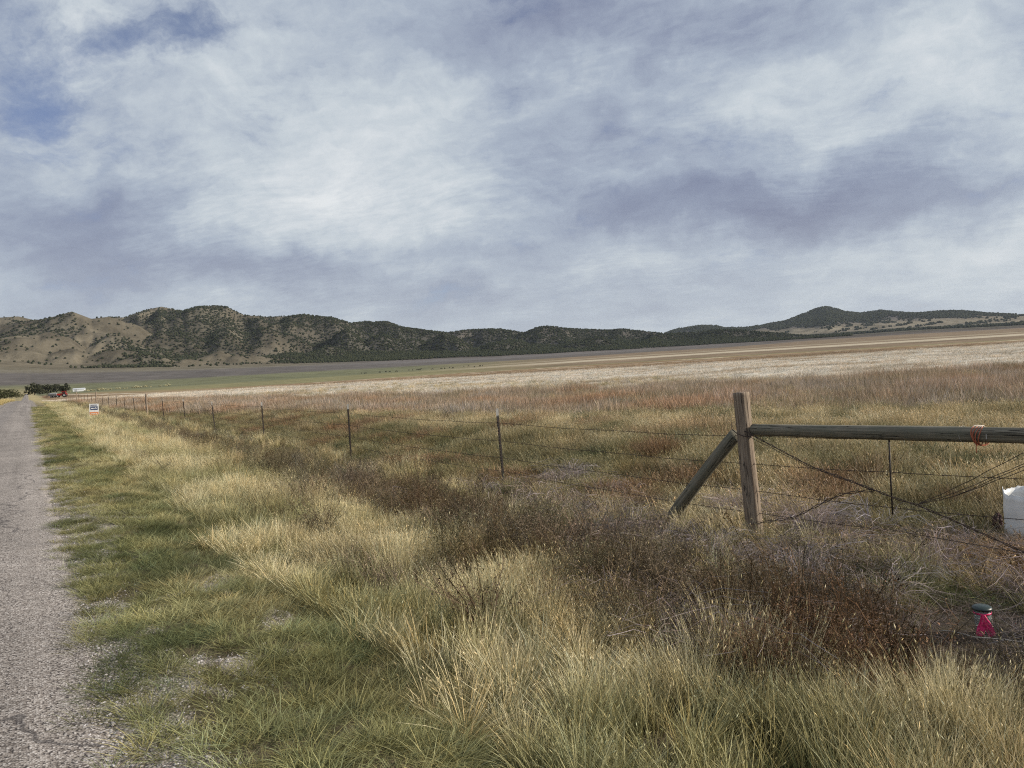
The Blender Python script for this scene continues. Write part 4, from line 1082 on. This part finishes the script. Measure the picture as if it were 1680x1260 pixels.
m.box((.75, 0, 1.15), (1.4, 1.3, .5)); m.build('cab', M_RED, tr)
m = MB(); m.box((.75, 0, 1.9), (1.2, 1.16, .9)); m.build('cab_glass', M_DARK, tr)
m = MB(); m.tube([(-1.2, .2, 1.6), (-1.2, .2, 2.3)], .05, 8); m.build('exhaust', M_DARK, tr)
for sy in (-.85, .85):
    wheel(tr, (.95, sy, .80), .80, .42); wheel(tr, (-1.6, sy*.85, .5), .5, .28)
    m = MB(); m.lathe([(.9, -.2), (.95, -.2), (.95, .2), (.9, .2)], n=12, a0=.2, a1=PI-.2); m.build('fender', M_RED, tr, False, (.95, sy, .8), (PI/2, 0, 0))
x, y, z = hit(87, 652.4); ft = empty('farm_trailer', (x, y, z), -PSI+.2, label='dark flatbed farm trailer with grey load, left of the red tractor', cat='trailer')
s = math.hypot(x, y)/FPX*15/5.2; ft.scale = (s, s, s)
m = MB(); m.box((0, 0, .85), (4.8, 2.0, .16)); m.box((-2.9, 0, .7), (1.2, .12, .12)); m.build('bed', M_DARK, ft)
m = MB()
for i in range(7): m.box((-2.3+i*.76, -1.02, 1.35), (.08, .05, .9))
for zz_ in (1.15, 1.5, 1.78): m.box((0, -1.06, zz_), (4.8, .04, .13))
m.build('side_rack', M_DARK, ft)
m = MB(); m.box((-.9, 0, 1.35), (1.9, 1.5, .8)); m.box((1.0, .1, 1.5), (1.5, 1.3, 1.1)); m.tube([(-1.8, 0, 1.9), (1.6, .2, 2.2)], .16, 8); m.build('load', M_GREY, ft)
for sx in (-.5, .7):
    for sy in (-1.1, 1.1): wheel(ft, (sx, sy, .42), .42, .22)
x, y, z = hit(76, 653.2); hr = empty('disc_harrow', (x, y, z), -PSI+.1, label='low rusty disc harrow left of the dark farm trailer', cat='farm implement')
s = math.hypot(x, y)/FPX*9/3.2; hr.scale = (s, s, s)
m = MB(); m.box((0, -.8, .8), (3.0, .14, .14)); m.box((0, .8, .8), (3.0, .14, .14)); m.box((-1.2, 0, .8), (.14, 1.6, .14)); m.box((1.2, 0, .8), (.14, 1.6, .14)); m.tube([(0, -.8, .8), (0, -2.4, .55)], .07, 6); m.build('frame', M_RUST, hr)
for b_ in (-.8, .8):
    for i in range(7):
        q = MB(); q.lathe([(0, -.02), (.2, -.03), (.36, .03), (.33, .05), (0, .02)], n=14); q.build('disc', M_RUST, hr, True, (-1.2+i*.4, b_, .36), (0, PI/2, .3))

# cattle
def cow_mesh():
    me = bpy.data.meshes.new('cow_cage')
    v = [(0, 0, 1.0), (.45, 0, 1.05), (.85, 0, 1.08), (1.12, 0, .82), (1.30, 0, .48), (1.45, 0, .22), (-.45, 0, 1.02), (-.82, 0, 1.05), (-.95, 0, .75), (-.97, 0, .45)]
    e = [(0, 1), (1, 2), (2, 3), (3, 4), (4, 5), (0, 6), (6, 7), (7, 8), (8, 9)]; r = [.34, .34, .25, .15, .15, .08, .33, .25, .04, .03]
    for sy in (-.2, .2):
        b_ = len(v); v += [(.72, sy, .68), (.72, sy, .38), (.72, sy, .02)]; e += [(2, b_), (b_, b_+1), (b_+1, b_+2)]; r += [.13, .075, .06]
        b_ = len(v); v += [(-.68, sy, .72), (-.80, sy, .42), (-.74, sy, .02)]; e += [(7, b_), (b_, b_+1), (b_+1, b_+2)]; r += [.17, .075, .06]
    b_ = len(v); v += [(1.27, .2, .56), (1.27, -.2, .56)]; e += [(4, b_), (4, b_+1)]; r += [.04, .04]
    me.from_pydata(v, e, []); o = bpy.data.objects.new('cow_cage', me); COL.objects.link(o)
    sk_ = o.modifiers.new('s', 'SKIN')
    for i, q in enumerate(r): me.skin_vertices[0].data[i].radius = (q, q)
    me.skin_vertices[0].data[0].use_root = True
    ss = o.modifiers.new('u', 'SUBSURF'); ss.levels = 1
    dg = bpy.context.evaluated_depsgraph_get(); m = bpy.data.meshes.new_from_object(o.evaluated_get(dg))
    bpy.data.objects.remove(o); m.materials.clear(); m.materials.append(M_COW); m.name = 'black_cow'; return m
cm = cow_mesh()
for (a, b_) in [(88, 157), (120, 158), (140, 157), (300, 148), (370, 142), (415, 140), (490, 138), (635, 122), (675, 122), (730, 118), (755, 120), (775, 112), (905, 112), (1005, 106), (1045, 105), (1100, 95), (1140, 100), (1265, 80), (1320, 76), (1385, 85), (1450, 76), (1480, 72)]:
    px = 580+a/7; py = 590+b_/7+.4
    hy = hor_y(px); rg = min(1080, max(640, 4.65*FPX/max(1, py-hy)*.98))
    x, y, z = dist_at(px, rg)
    o = link('grazing_cow', cm, None, None, (x, y, z-.02), (0, 0, random.uniform(0, 6.28))); s = random.uniform(.95, 1.15); o.scale = (s, s, s)
    tag(o, 'black cow grazing in the loose line of cattle across the far green pasture', 'cow', 'black cattle grazing in a line across the far pasture')
# pale flowering shrubs along the far field edge
grp = 'pale shrubs along the far pasture edge'
proto_s = None
for i, a in enumerate([(110, 641.5, .6), (114, 641.3, .7), (140, 640.3, .8), (144, 640, .9), (149, 639.4, .9), (153, 639, .8), (161, 637.7, 1.3), (165, 637, 1.6), (168, 637.4, 1.2), (173, 637.2, .9), (177, 637, 1.0), (181, 637, .8), (192, 636.2, 1.0), (196, 636, .9), (203, 636, .7), (208, 635.7, .7), (217, 634.8, .8), (224, 633.6, 1.5), (231, 634, .8), (238, 633.4, 1.3), (247, 633.4, .7), (262, 632.6, .8), (272, 632.2, .9), (276, 631.8, 1.2)]):
    px, py, s = a; x, y, z = dist_at(px, 985+20*math.sin(i*1.7))
    if proto_s is None:
        lobes = [((0, 0, .8), (1.0, 1.0, .8)), ((.8, .2, .6), (.6, .6, .5)), ((-.7, -.2, .6), (.7, .6, .5))]
        V, Fc, RN = leaf_crown(260, lobes, .22, 5); proto_s = new_mesh('pale_shrub', V, Fc, False, {'rnd': RN}); proto_s.materials.append(M_LEAFP)
    o = link('pale_shrub', proto_s, None, None, (x, y, z-.1), (0, 0, i*1.3)); s *= 1.25; o.scale = (s*1.3, s*1.3, s)
    tag(o, 'small pale yellow-white shrub in the broken row right of the white shed', 'shrub', grp)

# ------------------------------------------------------------------ haze
def haze():
    m, nt = mat('haze_air'); o = nt.nodes.new('ShaderNodeOutputMaterial'); v = nt.nodes.new('ShaderNodeVolumePrincipled')
    v.inputs['Color'].default_value = (.80, .88, 1, 1); v.inputs['Density'].default_value = HAZE; v.inputs['Anisotropy'].default_value = .2
    nt.links.new(v.outputs[0], o.inputs['Volume'])
    mb = MB(); top = float(HH.max())+40; mb.box((HXc, HYc, (top-8)/2), (2*W_, 2*W_, top+8)); tag(mb.build('haze', m), kind='stuff', label='thin bluish haze over the valley and the hills', cat='haze')
HAZE = 1.5e-5; HXc, HYc, W_ = 0., 0., 12500.
haze()

# ------------------------------------------------------------------ light, world
SUN_EL = math.radians(27); SUN_HEAD = PSI+math.radians(94)       # clockwise from +Y
sd = Vector((math.sin(SUN_HEAD)*math.cos(SUN_EL), math.cos(SUN_HEAD)*math.cos(SUN_EL), math.sin(SUN_EL)))
L = bpy.data.lights.new('sun', 'SUN'); L.energy = 5.0; L.angle = math.radians(.6); L.color = (1, .92, .80)
so = bpy.data.objects.new('sun', L); COL.objects.link(so); so.rotation_euler = sd.to_track_quat('Z', 'Y').to_euler(); so.location = (0, 0, 50)

w = bpy.data.worlds.new('World'); scene.world = w; w.use_nodes = True; nt = w.node_tree; nt.nodes.clear(); b = N(nt)
D = b.n('ShaderNodeTexCoord').outputs['Generated']
sky = b.n('ShaderNodeTexSky', sky_type='NISHITA', sun_disc=False); sky.sun_elevation = SUN_EL; sky.sun_rotation = SUN_HEAD; sky.altitude = 1500
blue = b.mix(1., sky.outputs[0], (.10, .092, .094), 'MULTIPLY')
sep = b.n('ShaderNodeSeparateXYZ', inp={0: D})
zc = b.math('ADD', b.math('MAXIMUM', sep.outputs[2], 0.), .22)
inv = b.math('DIVIDE', 1., zc)
pl = b.n('ShaderNodeCombineXYZ', inp={0: b.math('MULTIPLY', sep.outputs[0], inv), 1: b.math('MULTIPLY', sep.outputs[1], inv), 2: 0.}).outputs[0]
# rotate the cloud plane so streaks run across the view
plr = b.n('ShaderNodeMapping', inp={'Vector': pl, 'Rotation': (0, 0, PSI+.25), 'Scale': (1, 1, 1)}).outputs[0]
plm = b.n('ShaderNodeMapping', inp={'Vector': plr, 'Scale': (1.25, 1.6, 1)}).outputs[0]
warp = b.noise(plm, .9, 4, .55).outputs[1]
pw = b.vmath('ADD', plm, b.vmath('SCALE', b.vmath('SUBTRACT', warp, (.5, .5, .5))))
pw.node.inputs[1].links[0].from_node.inputs['Scale'].default_value = .55
big = b.noise(pw, .75, 5, .5).outputs[0]
med = b.noise(pw, 2.0, 9, .60, .0).outputs[0]
fin = b.noise(pw, 6.5, 9, .66, .0).outputs[0]
rip = b.noise(b.n('ShaderNodeMapping', inp={'Vector': pw, 'Rotation': (0, 0, .6), 'Scale': (.6, 1.5, 1)}).outputs[0], 17., 5, .6, .0).outputs[0]
# warped direction for broad patches
dw = b.vmath('SCALE', b.vmath('SUBTRACT', b.noise(D, 5.5, 6, .6).outputs[1], (.5, .5, .5))); dw.node.inputs['Scale'].default_value = .15
DW = b.vmath('ADD', D, dw)
def blob(px, py, rx, ry, rot=0):
    """soft patch centred on a fixed sky direction; radii in radians-ish tangent units"""
    c = ray(px, py); c = c/np.linalg.norm(c); a = math.radians(rot)
    tr_ = R-c*(R@c); tr_ /= np.linalg.norm(tr_); tu = np.cross(tr_, c)*-1; tu = np.cross(tr_, c); tu = -tu if tu[2] < 0 else tu
    e1_ = (tr_*math.cos(a)+tu*math.sin(a))/(rx/FPX); e2_ = (-tr_*math.sin(a)+tu*math.cos(a))/(ry/FPX)
    u1 = b.math('SUBTRACT', b.vmath('DOT_PRODUCT', DW, tuple(e1_)), float(c@e1_)); u2 = b.math('SUBTRACT', b.vmath('DOT_PRODUCT', DW, tuple(e2_)), float(c@e2_))
    q = b.math('ADD', b.math('MULTIPLY', u1, u1), b.math('MULTIPLY', u2, u2))
    g = b.math('EXPONENT', b.math('MULTIPLY', q, -1.)); fr = b.math('GREATER_THAN', b.vmath('DOT_PRODUCT', D, tuple(c)), 0.)
    return b.math('MULTIPLY', g, fr)
def total(lst):
    s = None
    for (k, *a) in lst:
        t = b.math('MULTIPLY', blob(*a), k); s = t if s is None else b.math('ADD', s, t)
    return s
# brightness of the cloud sheet (+ bright, - dark) and openings to blue
bright = total([(.24, 500, 260, 260, 150, 15), (.20, 600, 340, 190, 80), (.22, 640, 160, 220, 130), (.30, 1380, 150, 260, 90), (.42, 1620, 250, 170, 160), (.25, 1450, 420, 340, 50), (.35, 130, 80, 75, 60), (.25, 330, 130, 120, 30, -15), (.12, 560, 350, 130, 60), (.18, 100, 240, 90, 60),
    (-.75, 1270, 350, 230, 42, 0), (-.5, 1490, 275, 160, 48, 14), (-.3, 1620, 320, 120, 30, 10), (-.45, 430, 425, 190, 42, 0), (-.35, 850, 55, 200, 50, 10), (-.30, 150, 360, 160, 60), (-.3, 1230, 60, 240, 60), (-.22, 1160, 460, 120, 14), (-.28, 740, 480, 120, 22), (-.2, 960, 230, 160, 60), (-.3, 60, 440, 120, 40)])
opening = total([(.85, 225, 92, 130, 30, 12), (.45, 40, 40, 60, 80, 0), (.55, 20, 160, 60, 60), (.20, 200, 40, 120, 30), (.45, 700, 478, 60, 12), (.35, 340, 60, 120, 26), (.30, 60, 470, 80, 22), (.35, 850, 40, 60, 40)])
puf = b.noise(b.n('ShaderNodeMapping', inp={'Vector': DW, 'Scale': (1, 1, 2.3)}).outputs[0], 7.5, 8, .60, .0).outputs[0]
tex = b.math('ADD', b.math('MULTIPLY', b.math('SUBTRACT', med, .5), .75), b.math('MULTIPLY', b.math('SUBTRACT', fin, .5), .38))
tex = b.math('ADD', tex, b.math('MULTIPLY', b.math('SUBTRACT', puf, .5), 1.25))
tex = b.math('ADD', tex, b.math('MULTIPLY', b.math('SUBTRACT', rip, .5), b.mr(big, .42, .58, .0, .45)))
tex = b.math('ADD', tex, b.math('MULTIPLY', b.math('SUBTRACT', big, .5), .5))
br = b.math('ADD', b.math('ADD', .475, b.math('MULTIPLY', bright, .66)), b.math('MULTIPLY', tex, .62))
ccol = b.ramp(br, [(0., (.205, .235, .345)), (.27, (.285, .33, .44)), (.48, (.40, .46, .555)), (.68, (.56, .62, .675)), (.95, (.78, .81, .83))])
op = b.math('ADD', opening, b.math('MULTIPLY', b.math('SUBTRACT', .5, fin), 1.1)); op = b.math('ADD', op, b.math('MULTIPLY', b.math('SUBTRACT', .5, puf), 2.2))
cov = b.mr(op, .15, 1.25, 1., .18)
low = b.mr(sep.outputs[2], .0, .22, .45, 0.)
ccol = b.mix(low, ccol, (.62, .66, .68))
skyc = b.mix(cov, b.mix(1., blue, (1.0, 1.0, 1.12), 'MULTIPLY'), ccol)
grd = b.mr(sep.outputs[2], -.02, -.12); skyc = b.mix(grd, skyc, (.16, .14, .11))
bg = b.n('ShaderNodeBackground', inp={0: skyc, 1: 1.0}); wo = b.n('ShaderNodeOutputWorld'); nt.links.new(bg.outputs[0], wo.inputs[0])

# ------------------------------------------------------------------ camera, render
cd = bpy.data.cameras.new('camera'); co = bpy.data.objects.new('camera', cd); COL.objects.link(co); scene.camera = co
cd.sensor_width = 36; cd.lens = 36*FPX/1680; cd.clip_end = 40000; cd.clip_start = .05
mt = Matrix(((R[0], U[0], -F[0], CAM[0]), (R[1], U[1], -F[1], CAM[1]), (R[2], U[2], -F[2], CAM[2]), (0, 0, 0, 1))); co.matrix_world = mt
scene.view_settings.view_transform = 'Standard'; scene.view_settings.look = 'None'; scene.view_settings.exposure = 0
scene.render.engine = 'CYCLES'; scene.cycles.max_bounces = 4; scene.cycles.diffuse_bounces = 1; scene.cycles.use_denoising = False; scene.cycles.filter_width = 1.15; scene.cycles.transparent_max_bounces = 8; scene.cycles.volume_bounces = 0
